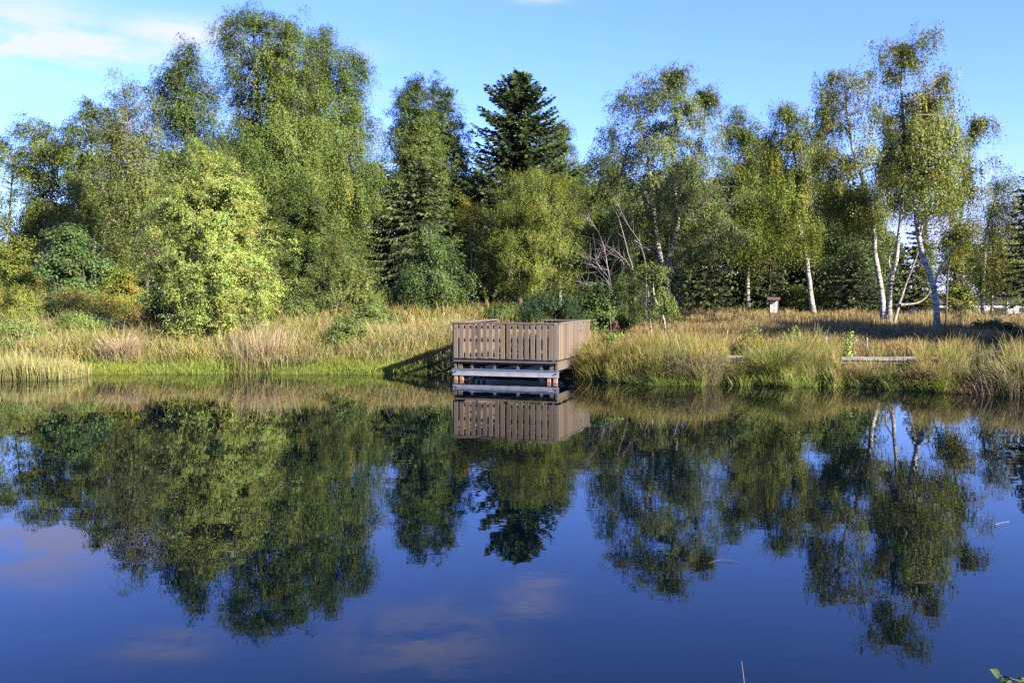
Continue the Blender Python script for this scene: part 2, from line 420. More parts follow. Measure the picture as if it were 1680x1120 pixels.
def shrub(name, label, Y, ol, n=60, m=90, size=.07, R_=.3, style='round', col=GREEN, yel=0., ycol=YEL, seed=1, dz=.8, gap=-.6,
          gf=2., cat='shrub', bark='bark', stems=6, edge=.5, group=None, sub=None):
    m = int(m * 1.35); size *= 1.12
    rng = np.random.default_rng(seed + 500)
    cx = (ol[-1][1] + ol[-1][2]) / 2; X0 = (cx - 840) * Y / F; O = np.array([X0, Y, gz(X0, Y) - .03])
    e = thing(name, O, label, cat, group)
    K = crown_points(rng, ol, Y, n, dz, edge=edge, gap=gap, gf=gf)
    K[:, 2] = np.maximum(K[:, 2], ground(K[:, 0], K[:, 1]) + R_ * .4)
    cen = K.mean(0) - np.array([0, 0, .4 * np.ptp(K[:, 2])])
    w_ = (ol[-1][2] - ol[-1][1]) * .18 * Y / F
    B = O + np.stack([rng.normal(0, w_, stems), rng.normal(0, w_ * .7, stems), np.zeros(stems)], 1)
    B[:, 2] = ground(B[:, 0], B[:, 1]) - .05
    T = K[rng.permutation(n)[:max(stems * 4, n // 2)]]
    Bi = B[np.argmin(np.abs(T[:, None, 0] - B[None, :, 0]) + rng.random((len(T), stems)) * .4, axis=1)]
    t = np.linspace(0, 1, 6)[None, :, None]
    mid = Bi * .55 + T * .45 + np.array([0, 0, .25]) * np.abs(T - Bi)[:, 2:3]
    P = (1 - t) ** 2 * Bi[:, None] + 2 * t * (1 - t) * mid[:, None] + t * t * T[:, None]
    h = np.linalg.norm(T - Bi, axis=1)
    V, Q = tubes(P, np.linspace(1, .3, 6)[None] * (.006 + .007 * h)[:, None], 4)
    mesh('stems', V - O, Q, mat=M[bark], parent=e, smooth=True)
    V, Q, c = clump_leaves(rng, K, cen, style, m, size, R_, col, yel, ycol)
    if sub:
        V2, Q2, c2 = [V], [Q], [c]; o = len(V)
        for (px, py, rp, cnt, scol) in sub:
            q = at(px, py, Y - .4); PP = q + rng.normal(0, rp * Y / F * .6, (max(2, cnt // 2), 3))
            a, b, cc = clump_leaves(rng, PP, cen, style, m // 2, size, R_ * .9, tuple(np.array(scol) * .6 + np.array(col) * .4), 0, YEL)
            V2.append(a); Q2.append(b + o); c2.append(cc); o += len(a)
        V, Q, c = np.concatenate(V2), np.concatenate(Q2), np.concatenate(c2)
    mesh('foliage', V - O, Q, mat=M['leaf'], parent=e, col=c)
    return e

def spruce(name, label, Y, px, top, ol, step=.34, per=8, col=(.038, .058, .018), seed=1, droop=.35, r0=.2, tw=.36, nw=.075, dens=1.0, bare=0.,
           cat='spruce', uplift=.18, lean=0):
    rng = np.random.default_rng(seed + 900)
    X0 = (px - 840) * Y / F; O = np.array([X0, Y, gz(X0, Y) - .05]); e = thing(name, O, label, cat)
    zt = at(px, top, Y)[2]
    P = np.stack([np.linspace(X0, X0 + lean, 24), np.full(24, Y), np.linspace(O[2], zt, 24)], 1)
    rad = np.linspace(1, .04, 24) * r0
    V, Q = tubes(P[None], rad[None], 8); mesh('trunk', V - O, Q, mat=M['orangebark'], parent=e, smooth=True)
    zs, zb = zt - .15, CAMH + (HOR - ol[-1][0]) * Y / F
    br, rr = [], []; z = zs
    while z > max(zb, O[2] + .3):
        f = (zs - z) / (zs - zb); py = HOR - (z - CAMH) * F / Y
        l, r = outline_at(ol, py); k = per + int(rng.integers(0, 3))
        a0 = rng.random() * 6.28
        for j in range(k):
            a = a0 + j * 6.283 / k + rng.normal(0, .25)
            ca, sa = math.cos(a), math.sin(a)
            side = (r - px) if ca > 0 else (px - l)
            dep = ((r - l) / 2)
            ln = math.hypot(side * ca, dep * sa) * Y / F * rng.uniform(.8, 1.18) * (1 if rng.random() > .12 else .6)
            ln = max(ln, .15)
            t = np.linspace(0, 1, 8)
            dr = droop * (.25 + .9 * f)
            zz = z + rng.normal(0, .08) + ln * (-dr * t * 1.0 + uplift * t ** 3 + .12 * (1 - f) * t * (1 - t))
            if f < .18: zz = zz + ln * .25 * t
            br.append(np.stack([X0 + lean * (z - O[2]) / (zt - O[2]) + ca * ln * t, Y + sa * ln * t, zz], 1)); rr.append(np.linspace((.010 + .007 * ln), .004, 8))
        z -= step * rng.uniform(.7, 1.25) * (.55 + .6 * f)
    br = np.array(br); V, Q = tubes(br, np.array(rr), 4); mesh('branches', V - O, Q, mat=M['bark'], parent=e, smooth=True)
    cs, us, vs, Ls, Ws, cc = [], [], [], [], [], []
    for b in br:
        ln = np.linalg.norm(b[-1] - b[0]); nt = max(4, int(ln / .085 * dens))
        s = rng.uniform(bare, 1.0, nt); i = s * 7; i0 = np.minimum(i.astype(int), 6); fr = (i - i0)[:, None]
        p = b[i0] * (1 - fr) + b[i0 + 1] * fr; d = nrm(b[i0 + 1] - b[i0])
        sd = np.where(rng.random(nt) > .5, 1., -1.)[:, None]
        lat = nrm(np.cross(d, [0, 0, 1.])) * sd
        u = nrm(d * .75 + lat * rng.uniform(.3, 1.1, (nt, 1)) + np.array([0, 0, -1.]) * rng.uniform(.0, .75, (nt, 1)) + rng.normal(0, .12, (nt, 3)))
        L = tw * rng.uniform(.6, 1.3, nt) * (1.15 - .55 * s) * min(1., .35 + ln * .4)
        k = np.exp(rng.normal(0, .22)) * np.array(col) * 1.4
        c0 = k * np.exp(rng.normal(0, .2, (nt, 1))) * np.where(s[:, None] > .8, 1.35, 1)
        for q in range(2):
            w_ = nrm(np.cross(u, rng.normal(0, 1, (nt, 3)) + np.array([0, 0, 1.2 if q == 0 else 0])))
            cs.append(p + u * L[:, None] * .45); us.append(u); vs.append(w_); Ls.append(L * 1.05); Ws.append(np.full(nt, nw) * rng.uniform(.7, 1.4, nt)); cc.append(c0)
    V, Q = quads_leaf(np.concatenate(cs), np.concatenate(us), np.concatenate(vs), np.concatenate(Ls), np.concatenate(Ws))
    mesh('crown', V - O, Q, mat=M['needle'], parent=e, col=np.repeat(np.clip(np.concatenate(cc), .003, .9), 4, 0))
    return e
# ------------------------------------------------------------------ the wood, left to right
tree('birch_tree', 'leftmost birch, cut by the picture edge, thin crown with sky showing through', 74, [([(14, 515), (15, 400), (20, 300), (30, 225)], .14)],
     [(212, 15, 55), (235, -5, 70), (280, -40, 75), (340, -55, 70), (400, -50, 60), (430, -40, 40)], n=170, m=110, size=.11, R_=.6, col=OLIVE, gap=-.3, seed=11)
tree('birch_tree', 'birch with two pale trunks showing under its crown behind the dark round bush', 74,
     [([(86, 515), (84, 400), (82, 320), (85, 210)], .16), ([(70, 515), (70, 400), (66, 320), (60, 240)], .12)],
     [(196, 55, 75), (225, 35, 110), (270, 25, 130), (330, 30, 135), (375, 40, 135), (410, 60, 120)], n=230, m=110, size=.11, R_=.6, col=OLIVE, gap=-.35, seed=12)
tree('birch_tree', 'olive birch standing between the two-trunked birch and the bare-topped poplar', 72, [([(150, 515), (152, 400), (150, 300), (150, 185)], .17), ([(172, 515), (170, 400), (178, 300), (185, 220)], .12)],
     [(172, 140, 168), (210, 118, 200), (270, 112, 215), (340, 115, 225), (400, 120, 230), (440, 140, 225)], n=300, m=110, size=.11, R_=.6, col=OLIVE, gap=-.4, seed=13)
tree('poplar_tree', 'tall thin tree with nearly bare greyish twigs at its top, left of the big birches', 56, [([(240, 515), (238, 400), (230, 300), (216, 128)], .085), ([(230, 300), (248, 220), (255, 165)], .03)],
     [(140, 205, 222), (180, 178, 250), (230, 165, 268), (300, 172, 272), (360, 180, 270), (420, 185, 262)], n=300, m=75, size=.085, R_=.5, col=(.11, .125, .04), gap=-.4, seed=14, twig='paletwig', bark='bark')
tree('birch_tree', 'pointed birch just left of the tallest birch, behind the young yellow-green birch', 60, [([(318, 520), (318, 400), (312, 250), (306, 80)], .2)],
     [(74, 306, 318), (95, 295, 328), (125, 268, 345), (160, 258, 360), (220, 258, 372), (300, 255, 380), (380, 262, 385), (440, 280, 380)], n=420, m=115, size=.095, R_=.55, boughs=1, col=(.072, .102, .028), gap=-.75, seed=15)
tree('birch_tree', 'tallest birch of the left wood, broad drooping crown rising above the young yellow-green birch', 68,
     [([(430, 520), (432, 400), (425, 250), (410, 40)], .3), ([(432, 400), (455, 250), (468, 45)], .16)],
     [(24, 400, 416), (38, 380, 475), (60, 362, 495), (110, 366, 515), (150, 378, 520), (200, 372, 525), (280, 378, 530), (360, 385, 525), (430, 400, 515), (480, 420, 500)],
     n=720, m=120, size=.10, R_=.62, col=GREEN, gap=-.42, yel=.006, seed=16, limbs=24, sub=[(460, 95, 12, 4, YEL), (438, 145, 10, 3, YEL)])
tree('birch_tree', 'broad birch right of the tallest one, drooping twig curtains and one orange patch', 72,
     [([(540, 520), (538, 400), (525, 250), (530, 60)], .28), ([(538, 400), (570, 260), (582, 95)], .15)],
     [(48, 520, 540), (64, 495, 560), (90, 480, 590), (115, 470, 606), (150, 462, 600), (190, 462, 612), (250, 465, 620), (320, 470, 618), (380, 480, 610), (440, 495, 600), (480, 510, 590)],
     n=680, m=120, size=.105, R_=.65, style='hang', col=GREEN, gap=-.42, yel=.008, seed=17, limbs=24, sub=[(547, 318, 14, 7, (.6, .32, .03)), (500, 265, 10, 3, YEL)])
tree('hazel_thicket', 'dark leafy hazel under the tallest birches, right of the young yellow-green birch', 56, [([(495, 520), (492, 470), (480, 400), (470, 340)], .08), ([(515, 520), (520, 460), (540, 380)], .07)],
     [(300, 460, 500), (340, 435, 550), (390, 425, 575), (440, 425, 580), (490, 430, 575), (515, 440, 560)], n=260, m=90, size=.10, R_=.5, style='round', col=(.058, .085, .02), bark='bark', gap=-.45, seed=18, yel=.015)
tree('young_birch', 'young bright yellow-green birch at the water edge, leafy down to the ground', 32.7,
     [([(352, 555), (350, 480), (345, 380), (335, 250)], .07), ([(350, 480), (375, 400), (395, 300)], .03)],
     [(246, 328, 345), (268, 300, 380), (285, 288, 408), (320, 272, 418), (350, 255, 425), (390, 238, 440), (440, 240, 452), (490, 262, 460), (530, 285, 452), (556, 320, 425)],
     n=760, m=112, size=.047, R_=.22, boughs=2, bsig=.9, style='spray', col=YG, gap=-.62, gf=2.0, seed=19, limbs=30, edge=.45, cat='birch')
tree('birch_tree', 'slender pointed birch left of the dark spruce, foremost of a pair of pyramid crowns', 84, [([(690, 520), (688, 400), (688, 300), (684, 140)], .2)],
     [(132, 676, 686), (160, 660, 700), (200, 648, 715), (250, 634, 728), (300, 640, 735), (350, 645, 740)], n=330, m=110, size=.115, R_=.5, style='spray', boughs=1, col=(.082, .112, .03), gap=-.8, bark='orangebark', seed=20)
tree('birch_tree', 'hindmost birch of the pair of pyramid crowns, right of the slender one', 88, [([(735, 520), (732, 400), (728, 300), (722, 145)], .2)],
     [(138, 718, 726), (165, 702, 742), (200, 695, 758), (250, 690, 770), (300, 690, 775), (360, 690, 778), (420, 690, 775)], n=400, m=110, size=.12, R_=.52, style='spray', boughs=1, col=(.08, .112, .03), gap=-.8, bark='orangebark', seed=21)
spruce('spruce_tree', 'spruce with an orange-brown trunk and long sparse lower branches left of the deck', 62, 686, 262, [(262, 684, 690), (310, 650, 722), (360, 612, 752), (410, 592, 770), (450, 585, 765), (485, 600, 750)], seed=3, step=.46, per=9, tw=.5, nw=.09, col=(.068, .098, .03), droop=.5, dens=1.9)
spruce('spruce_tree', 'dark pointed spruce towering above the deck against the sky', 86, 852, 118, [(118, 850, 854), (135, 834, 868), (160, 814, 886), (190, 790, 902), (230, 780, 920), (270, 772, 936), (310, 764, 948), (360, 762, 950), (420, 770, 940), (470, 780, 925)],
       seed=4, step=.55, per=9, tw=.7, nw=.13, col=(.052, .082, .024), droop=.28, r0=.3, uplift=.3, dens=1.6)
tree('birch_tree', 'small pale crown peeping out right of the dark pointed spruce', 92, [([(918, 520), (918, 400), (916, 300), (915, 205)], .15)],
     [(196, 910, 922), (220, 896, 936), (260, 890, 942), (300, 890, 944), (360, 890, 944)], n=150, m=100, size=.12, R_=.65, col=(.085, .115, .03), gap=-.4, seed=22)
tree('birch_sapling', 'small birch with a pale thin stem in front of the sparse spruce', 50, [([(692, 518), (700, 460), (704, 400), (704, 372)], .05)],
     [(362, 698, 712), (385, 682, 730), (420, 668, 748), (455, 655, 760), (490, 652, 762), (508, 670, 750)], n=170, m=85, size=.085, R_=.4, col=(.062, .096, .032), gap=-.45, gf=1.6, seed=23, dz=.7, cat='birch')
tree('alder_sapling', 'sparse yellowing saplings with thin pale stems left of the olive willow', 54, [([(772, 512), (774, 440), (772, 380), (768, 330)], .04), ([(778, 512), (780, 440), (784, 390)], .035)],
     [(325, 765, 775), (350, 752, 792), (390, 745, 805), (430, 750, 815), (475, 760, 820)], n=90, m=70, size=.085, R_=.42, style='round', col=(.13, .145, .025), yel=.05, bark='paletwig', gap=-.3, gf=1.5, seed=24, cat='sapling', limbs=8)
tree('willow_tree', 'round olive-yellow willow directly behind the wooden deck', 52, [([(868, 515), (866, 450), (858, 380), (850, 310)], .09), ([(876, 515), (885, 440), (905, 360), (915, 310)], .08), ([(862, 515), (835, 440), (822, 370)], .06)],
     [(288, 850, 905), (300, 838, 928), (325, 812, 948), (370, 796, 958), (420, 800, 950), (460, 812, 940), (490, 835, 925)], n=430, m=100, size=.085, R_=.42, style='up', col=(.125, .15, .03), gap=-.45, gf=1.5, seed=25, bark='bark', yel=.012, ycol=(.25, .19, .03), cat='willow', limbs=20)
tree('birch_tree', 'light green birch peeping out left of the white-limbed birch', 70, [([(990, 520), (990, 430), (988, 350), (985, 262)], .13)],
     [(252, 978, 992), (280, 960, 1015), (320, 948, 1035), (370, 945, 1045), (420, 955, 1045), (450, 965, 1040)], n=250, m=100, size=.10, R_=.55, col=(.088, .115, .03), gap=-.45, seed=26)
# white-limbed many-stemmed birch
tree('birch_tree', 'wide birch with several leaning white trunks and limbs right of the deck', 57,
     [([(1096, 528), (1094, 470), (1082, 425), (1074, 370), (1068, 320), (1062, 270), (1048, 200), (1040, 150)], .19),
      ([(1094, 470), (1098, 425), (1112, 370), (1108, 330), (1102, 270), (1106, 200), (1102, 130)], .17),
      ([(1074, 345), (1056, 320), (1040, 290), (1020, 262)], .06),
      ([(1096, 460), (1110, 430), (1130, 412), (1152, 400)], .11), ([(1096, 455), (1118, 440), (1140, 420), (1160, 405), (1188, 390)], .08),
      ([(1100, 440), (1098, 400), (1100, 360), (1099, 345)], .06), ([(1084, 425), (1060, 408), (1038, 392), (1026, 360), (1010, 335)], .07),
      ([(1109, 330), (1130, 290), (1150, 230), (1158, 160)], .08)],
     [(122, 1085, 1118), (140, 1030, 1140), (160, 1012, 1172), (200, 985, 1185), (235, 970, 1188), (290, 985, 1205), (330, 1000, 1225), (370, 1010, 1238), (400, 1040, 1235), (425, 1100, 1225)],
     n=900, m=72, size=.088, R_=.42, boughs=5, bsig=1.0, col=(.105, .13, .042), gap=-.3, gf=1.7, seed=127, limbs=26, twig='paletwig', dz=.75, tw=1.2)
tree('birch_tree', 'dark full birch crown between the white-limbed birch and the leaning white trunk', 68, [([(1228, 512), (1226, 450), (1222, 380), (1216, 195)], .15)],
     [(184, 1205, 1222), (205, 1194, 1245), (250, 1190, 1258), (320, 1200, 1268), (390, 1205, 1275), (430, 1215, 1270)], n=300, m=110, size=.10, R_=.58, col=(.11, .135, .028), gap=-.45, seed=28, yel=.008, sub=[(1212, 262, 14, 7, YEL), (1240, 430, 10, 4, YEL)])
tree('birch_tree', 'birch with one bent white trunk leaning left, beside the notice board', 60, [([(1336, 516), (1326, 450), (1318, 400), (1304, 350), (1310, 310), (1300, 240), (1288, 175)], .165), ([(1304, 350), (1295, 320), (1290, 290)], .06), ([(1325, 420), (1316, 370), (1330, 350)], .03)],
     [(168, 1278, 1296), (185, 1262, 1315), (220, 1248, 1335), (270, 1240, 1345), (330, 1245, 1345), (380, 1255, 1340), (410, 1270, 1335)], n=480, m=72, size=.092, R_=.42, style='hang', col=(.13, .155, .03), gap=-.3, gf=1.7, seed=29, yel=.010, dz=.8,
     sub=[(1335, 270, 14, 4, YEL), (1320, 250, 8, 3, YEL)])
tree('birch_tree', 'birch with a bright white forked trunk, left half of the pair sharing one root', 48.5,
     [([(1452, 522), (1447, 480), (1438, 420), (1432, 360), (1421, 310), (1412, 270), (1404, 230), (1392, 130)], .145), ([(1432, 352), (1444, 330), (1450, 318)], .04), ([(1412, 278), (1400, 262), (1392, 256)], .03)],
     [(115, 1372, 1398), (125, 1345, 1405), (150, 1332, 1420), (190, 1328, 1432), (240, 1332, 1445), (300, 1345, 1450), (350, 1365, 1450), (385, 1385, 1440)], n=420, m=62, size=.085, R_=.38, style='hang', col=(.15, .165, .036), gap=-.22, gf=2.0, seed=30, yel=.008,
     sub=[(1362, 207, 12, 5, YEL), (1350, 238, 9, 3, YEL), (1440, 258, 12, 5, (.42, .25, .02))], twig='paletwig')
tree('birch_tree', 'birch trunk curving right out of the forked white pair, sparse crown', 49.5,
     [([(1458, 522), (1459, 470), (1470, 430), (1478, 380), (1482, 330), (1490, 260), (1486, 190)], .125), ([(1462, 450), (1460, 420), (1468, 390)], .035)],
     [(165, 1470, 1495), (200, 1440, 1508), (250, 1435, 1512), (310, 1445, 1515), (350, 1455, 1508)], n=190, m=60, size=.085, R_=.38, style='hang', col=(.13, .15, .034), gap=-.2, gf=2.0, seed=31, twig='paletwig')
tree('birch_tree', 'low grey trunk leaning far right beside the forked white pair', 48, [([(1466, 520), (1480, 490), (1493, 450), (1502, 420), (1510, 392)], .075), ([(1478, 500), (1498, 498), (1515, 490), (1528, 470)], .05)],
     [(380, 1500, 1522), (405, 1498, 1535), (440, 1500, 1545), (470, 1505, 1545)], n=22, m=45, size=.08, R_=.35, style='hang', col=(.09, .11, .024), gap=-.3, seed=32, limbs=6, bark='paletwig')
tree('birch_tree', 'tallest birch on the right, slender grey-white trunk standing nearest the boardwalk', 41.7,
     [([(1537, 548), (1535, 500), (1526, 455), (1514, 415), (1506, 360), (1503, 300), (1496, 230), (1490, 150), (1494, 70)], .125), ([(1532, 480), (1540, 445), (1557, 408), (1572, 394), (1590, 372)], .04),
      ([(1508, 385), (1522, 350), (1540, 300), (1552, 240)], .05), ([(1503, 300), (1530, 250), (1545, 190)], .05)],
     [(50, 1500, 1518), (62, 1470, 1524), (80, 1428, 1526), (95, 1424, 1525), (110, 1436, 1536), (145, 1452, 1545), (180, 1440, 1556), (230, 1440, 1570), (290, 1450, 1565), (340, 1470, 1555)], n=560, m=55, size=.08, R_=.34, style='hang', col=(.145, .165, .038), gap=-.12, gf=2.1, seed=33, limbs=24, twig='paletwig', dz=.75)
tree('birch_tree', 'birch with a hanging separate crown right of the tallest right-hand birch', 44,
     [([(1552, 528), (1556, 440), (1575, 360), (1592, 290), (1600, 215)], .035)],
     [(196, 1588, 1608), (215, 1572, 1622), (240, 1556, 1626), (290, 1545, 1620), (340, 1545, 1612), (390, 1555, 1600), (415, 1562, 1590)], n=210, m=55, size=.08, R_=.34, style='hang', col=(.135, .15, .036), gap=-.1, gf=2.2, seed=34, bark='bark', sub=[(1612, 278, 10, 4, (.5, .25, .03))])
tree('birch_tree', 'short birch near the right edge with a leaning pale limb', 58, [([(1612, 516), (1612, 440), (1622, 380), (1640, 320), (1648, 300)], .11), ([(1628, 355), (1655, 340)], .03)],
     [(296, 1634, 1655), (320, 1615, 1675), (360, 1602, 1685), (400, 1598, 1690), (440, 1600, 1690), (470, 1610, 1680)], n=210, m=85, size=.09, R_=.5, style='hang', col=(.12, .138, .032), gap=-.3, gf=1.4, seed=35)
spruce('spruce_tree', 'dark spruce cut off by the right picture edge', 54, 1690, 262, [(262, 1688, 1692), (300, 1668, 1712), (350, 1658, 1722), (400, 1650, 1730), (450, 1648, 1735), (500, 1645, 1740)], seed=5, step=.4, per=9, tw=.45, nw=.09, col=(.03, .046, .016))
spruce('spruce_tree', 'sunlit yellow-green spruce standing behind the forked white birch pair', 66, 1508, 345, [(345, 1506, 1510), (380, 1490, 1526), (420, 1478, 1538), (470, 1468, 1550), (505, 1462, 1555)], seed=6, step=.4, per=9, tw=.5, nw=.10, col=(.085, .10, .02), dens=1.2)
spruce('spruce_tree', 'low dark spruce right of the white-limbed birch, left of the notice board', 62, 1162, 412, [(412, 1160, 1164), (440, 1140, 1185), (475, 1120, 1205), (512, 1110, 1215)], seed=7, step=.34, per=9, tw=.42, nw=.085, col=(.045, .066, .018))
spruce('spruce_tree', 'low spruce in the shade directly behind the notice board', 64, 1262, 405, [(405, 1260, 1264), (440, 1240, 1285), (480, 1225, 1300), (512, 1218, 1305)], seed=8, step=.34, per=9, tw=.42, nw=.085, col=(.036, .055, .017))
spruce('spruce_tree', 'low wide spruce between the bent white trunk and the forked pair', 62, 1398, 400, [(400, 1396, 1400), (430, 1375, 1422), (470, 1352, 1440), (512, 1345, 1448)], seed=9, step=.34, per=9, tw=.42, nw=.085, col=(.05, .075, .026))
tree('rowan_tree', 'bushy green tree filling the gap left of the forked white pair', 66, [([(1385, 512), (1388, 450), (1392, 380), (1390, 330)], .10)],
     [(310, 1375, 1405), (340, 1345, 1430), (390, 1330, 1440), (440, 1330, 1440), (480, 1340, 1435), (505, 1350, 1430)], n=250, m=90, size=.10, R_=.5, style='weep', col=(.075, .11, .034), gap=-.45, seed=36, bark='bark')
tree('alder_tree', 'thin dark alders against the pale building on the far right', 80, [([(1570, 514), (1572, 470), (1566, 430), (1562, 390)], .12), ([(1582, 514), (1584, 470), (1590, 430), (1596, 400)], .11), ([(1600, 514), (1590, 480), (1604, 440)], .09)],
     [(375, 1555, 1580), (400, 1540, 1605), (430, 1535, 1618), (465, 1540, 1620)], n=110, m=70, size=.11, R_=.55, style='round', col=(.036, .05, .02), gap=-.1, gf=1.2, seed=37, cat='alder')
tree('alder_tree', 'dark full alder left of the edge spruce, in front of the pale building', 70, [([(1628, 514), (1630, 460), (1632, 400), (1634, 350)], .12), ([(1650, 514), (1652, 460), (1660, 400)], .10)],
     [(350, 1622, 1648), (390, 1606, 1672), (430, 1602, 1682), (465, 1606, 1684)], n=150, m=80, size=.11, R_=.55, style='hang', col=(.032, .046, .018), gap=-.3, gf=1.2, seed=38, cat='alder')
# dead, leafless trees
def dead_tree(label, Y, stems, seed, tw=110):
    rng = np.random.default_rng(seed); bx = stems[0][0][0][0]; X0 = (bx - 840) * Y / F; O = np.array([X0, Y, gz(X0, Y) - .05])
    e = thing('dead_tree', O, label, 'dead tree')
    Vs, Qs, off, sk = [], [], 0, []
    for pts, rr in stems:
        P = np.array([at(x, y, Y) for x, y in pts]); P[1:, 1] += rng.normal(0, .35, len(P) - 1)
        if pts[0][1] > 495: P[0, 2] = gz(P[0, 0], Y) - .1
        P = resample(P, 22); P = P + np.cumsum(rng.normal(0, .012, P.shape), 0)
        V, Q = tubes(P[None], (rr * .62 * (1 - np.linspace(0, 1, 22)) ** .8 + .006)[None], 6); Vs.append(V); Qs.append(Q + off); off += len(V); sk.append(P)
    mesh('trunk', np.concatenate(Vs) - O, np.concatenate(Qs), mat=M['dead'], parent=e, smooth=True)
    paths = []
    for i in range(tw):
        P = sk[rng.integers(len(sk))]; j = rng.integers(6, 21); d = nrm(P[j] - P[j - 1]); a = nrm(d * .8 + rng.normal(0, .6, 3))
        L = rng.uniform(.3, 1.1); t = np.linspace(0, 1, 6)[:, None]
        paths.append(P[j] + a * L * t + rng.normal(0, .3, 3) * L * t ** 2 + np.array([0, 0, .12]) * t)
    V, Q = tubes(np.array(paths), np.tile(np.linspace(.011, .003, 6), (tw, 1)), 4); mesh('branches', V - O, Q, mat=M['dead'], parent=e, smooth=True)
    return e
dead_tree('bare dead tree with curling grey branches between the olive willow and the white-limbed birch', 50,
          [([(1004, 505), (998, 470), (985, 450), (972, 435), (955, 415)], .08), ([(1004, 505), (1002, 470), (996, 430), (988, 390), (975, 365), (958, 355)], .07), ([(1002, 475), (985, 462), (965, 468), (945, 462)], .04),
           ([(1003, 480), (1020, 450), (1022, 430), (1000, 415), (992, 405)], .045), ([(1000, 460), (985, 440), (975, 425), (990, 420)], .03)], 41)
dead_tree('bare dead pale limbs leaning left into the white-limbed birch', 53,
          [([(1046, 505), (1040, 450), (1030, 420), (1022, 380), (1015, 355), (1003, 345)], .07), ([(1060, 505), (1058, 440), (1050, 400), (1040, 380), (1030, 365), (1020, 340), (1012, 335)], .06), ([(1040, 445), (1025, 425), (1005, 410), (995, 405)], .04)], 42, 40)

# ------------------------------------------------------------------ shrubs and young growth
shrub('round_bush', 'dark blue-green round bush under the leftmost birches', 46, [(362, 102, 122), (380, 88, 145), (410, 74, 168), (445, 66, 184), (480, 74, 182), (505, 95, 165)], n=230, m=95, size=.085, R_=.42, col=BLUE, seed=1, gap=-.25, gf=1.9)
shrub('shrub', 'yellow-green shrub at the left edge with a rust-brown patch', 50, [(395, -5, 50), (420, -20, 66), (450, -20, 72), (490, -20, 75)], n=120, m=80, size=.09, R_=.42, col=(.13, .15, .03), seed=2, yel=.04, ycol=(.3, .26, .04), sub=[(50, 452, 18, 8, (.32, .17, .04))])
shrub('shrub', 'low yellowing bush between the dark round bush and the young birch', 43, [(438, 190, 212), (465, 172, 232), (490, 165, 238), (515, 168, 236)], n=90, m=80, size=.075, R_=.34, col=(.15, .16, .025), seed=3, yel=.08, ycol=(.3, .26, .04), sub=[(225, 475, 8, 4, (.4, .1, .04))])
shrub('tall_herbs', 'broad bank of yellow-green herbs on the far left slope', 38, [(478, -25, 55), (500, -30, 85), (535, -30, 105)], n=260, m=75, size=.06, R_=.28, col=(.155, .175, .04), seed=4, style='up', cat='herbs', yel=.04)
shrub('tall_herbs', 'yellow and rust herbs on the slope in front of the dark round bush', 40, [(480, 105, 160), (500, 80, 235), (535, 75, 250)], n=240, m=70, size=.06, R_=.26, col=(.17, .165, .035), seed=44, style='up', cat='herbs', yel=.12, ycol=(.34, .2, .05))
shrub('nettle_patch', 'grey-green nettles at the left edge above the reed bed', 32, [(528, -20, 40), (545, -25, 80), (575, -25, 92)], n=300, m=70, size=.05, R_=.2, style='up', col=(.16, .20, .07), seed=5, cat='herbs')
shrub('nettle_patch', 'grey-green herbs between the reed bed and the dark grassy bush', 33.5, [(518, 110, 150), (535, 92, 185), (565, 85, 215)], n=300, m=70, size=.05, R_=.2, style='up', col=(.15, .19, .06), seed=6, cat='herbs')
shrub('grassy_bush', 'dark green feathery bush at the left foot of the young yellow-green birch', 35, [(478, 255, 285), (500, 234, 310), (535, 232, 312)], n=140, m=80, size=.06, R_=.26, style='up', col=(.062, .10, .035), seed=7)
shrub('willow_bush', 'cone-shaped olive willow bush left of the deck, in front of the spruce', 45, [(398, 540, 552), (425, 522, 592), (455, 508, 612), (490, 492, 632), (525, 485, 642)], n=420, m=90, size=.075, R_=.33, style='up', col=(.115, .138, .042), seed=8, gap=-.6, cat='willow')
shrub('shrub', 'light-leaved shrub at the foot of the cone-shaped willow', 37, [(500, 588, 622), (520, 572, 642), (550, 560, 648)], n=110, m=75, size=.06, R_=.25, col=(.11, .155, .045), seed=9)
shrub('shrub', 'lone grey-green shrub standing in the tan bank grass left of the deck', 31.6, [(520, 552, 580), (540, 538, 602), (565, 534, 606), (590, 545, 596)], n=120, m=70, size=.05, R_=.2, col=(.095, .135, .04), seed=10)
shrub('shrub', 'low brambles between the young birch and the cone-shaped willow', 39, [(490, 450, 500), (512, 432, 535), (540, 430, 540)], n=120, m=70, size=.065, R_=.27, col=(.085, .115, .03), seed=50)
spruce('spruce_seedling', 'knee-high yellow-green spruce seedling at the right foot of the young birch', 30.6, 402, 528, [(528, 401, 403), (550, 388, 416), (590, 376, 428)], seed=11, step=.12, per=7, tw=.2, nw=.03, col=(.11, .13, .025), r0=.02, droop=.15)
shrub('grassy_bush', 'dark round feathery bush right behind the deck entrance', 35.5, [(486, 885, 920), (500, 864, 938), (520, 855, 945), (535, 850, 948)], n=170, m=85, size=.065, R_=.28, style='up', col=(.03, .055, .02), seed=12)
shrub('shrub', 'low green scrub behind the deck, left of the dark feathery bush', 39, [(500, 815, 850), (512, 795, 872), (530, 788, 876)], n=110, m=70, size=.06, R_=.25, col=(.08, .11, .03), seed=13)
shrub('shrub', 'green bush behind the right end of the deck', 38, [(468, 968, 984), (488, 945, 1015), (515, 940, 1030), (540, 945, 1035)], n=190, m=80, size=.065, R_=.28, col=(.06, .092, .026), seed=14)
shrub('shrub', 'dark bush between the leaning little birch and the dead trees', 42, [(470, 1010, 1050), (495, 1000, 1070), (530, 1000, 1075)], n=110, m=70, size=.07, R_=.3, style='up', col=(.036, .055, .02), seed=15)
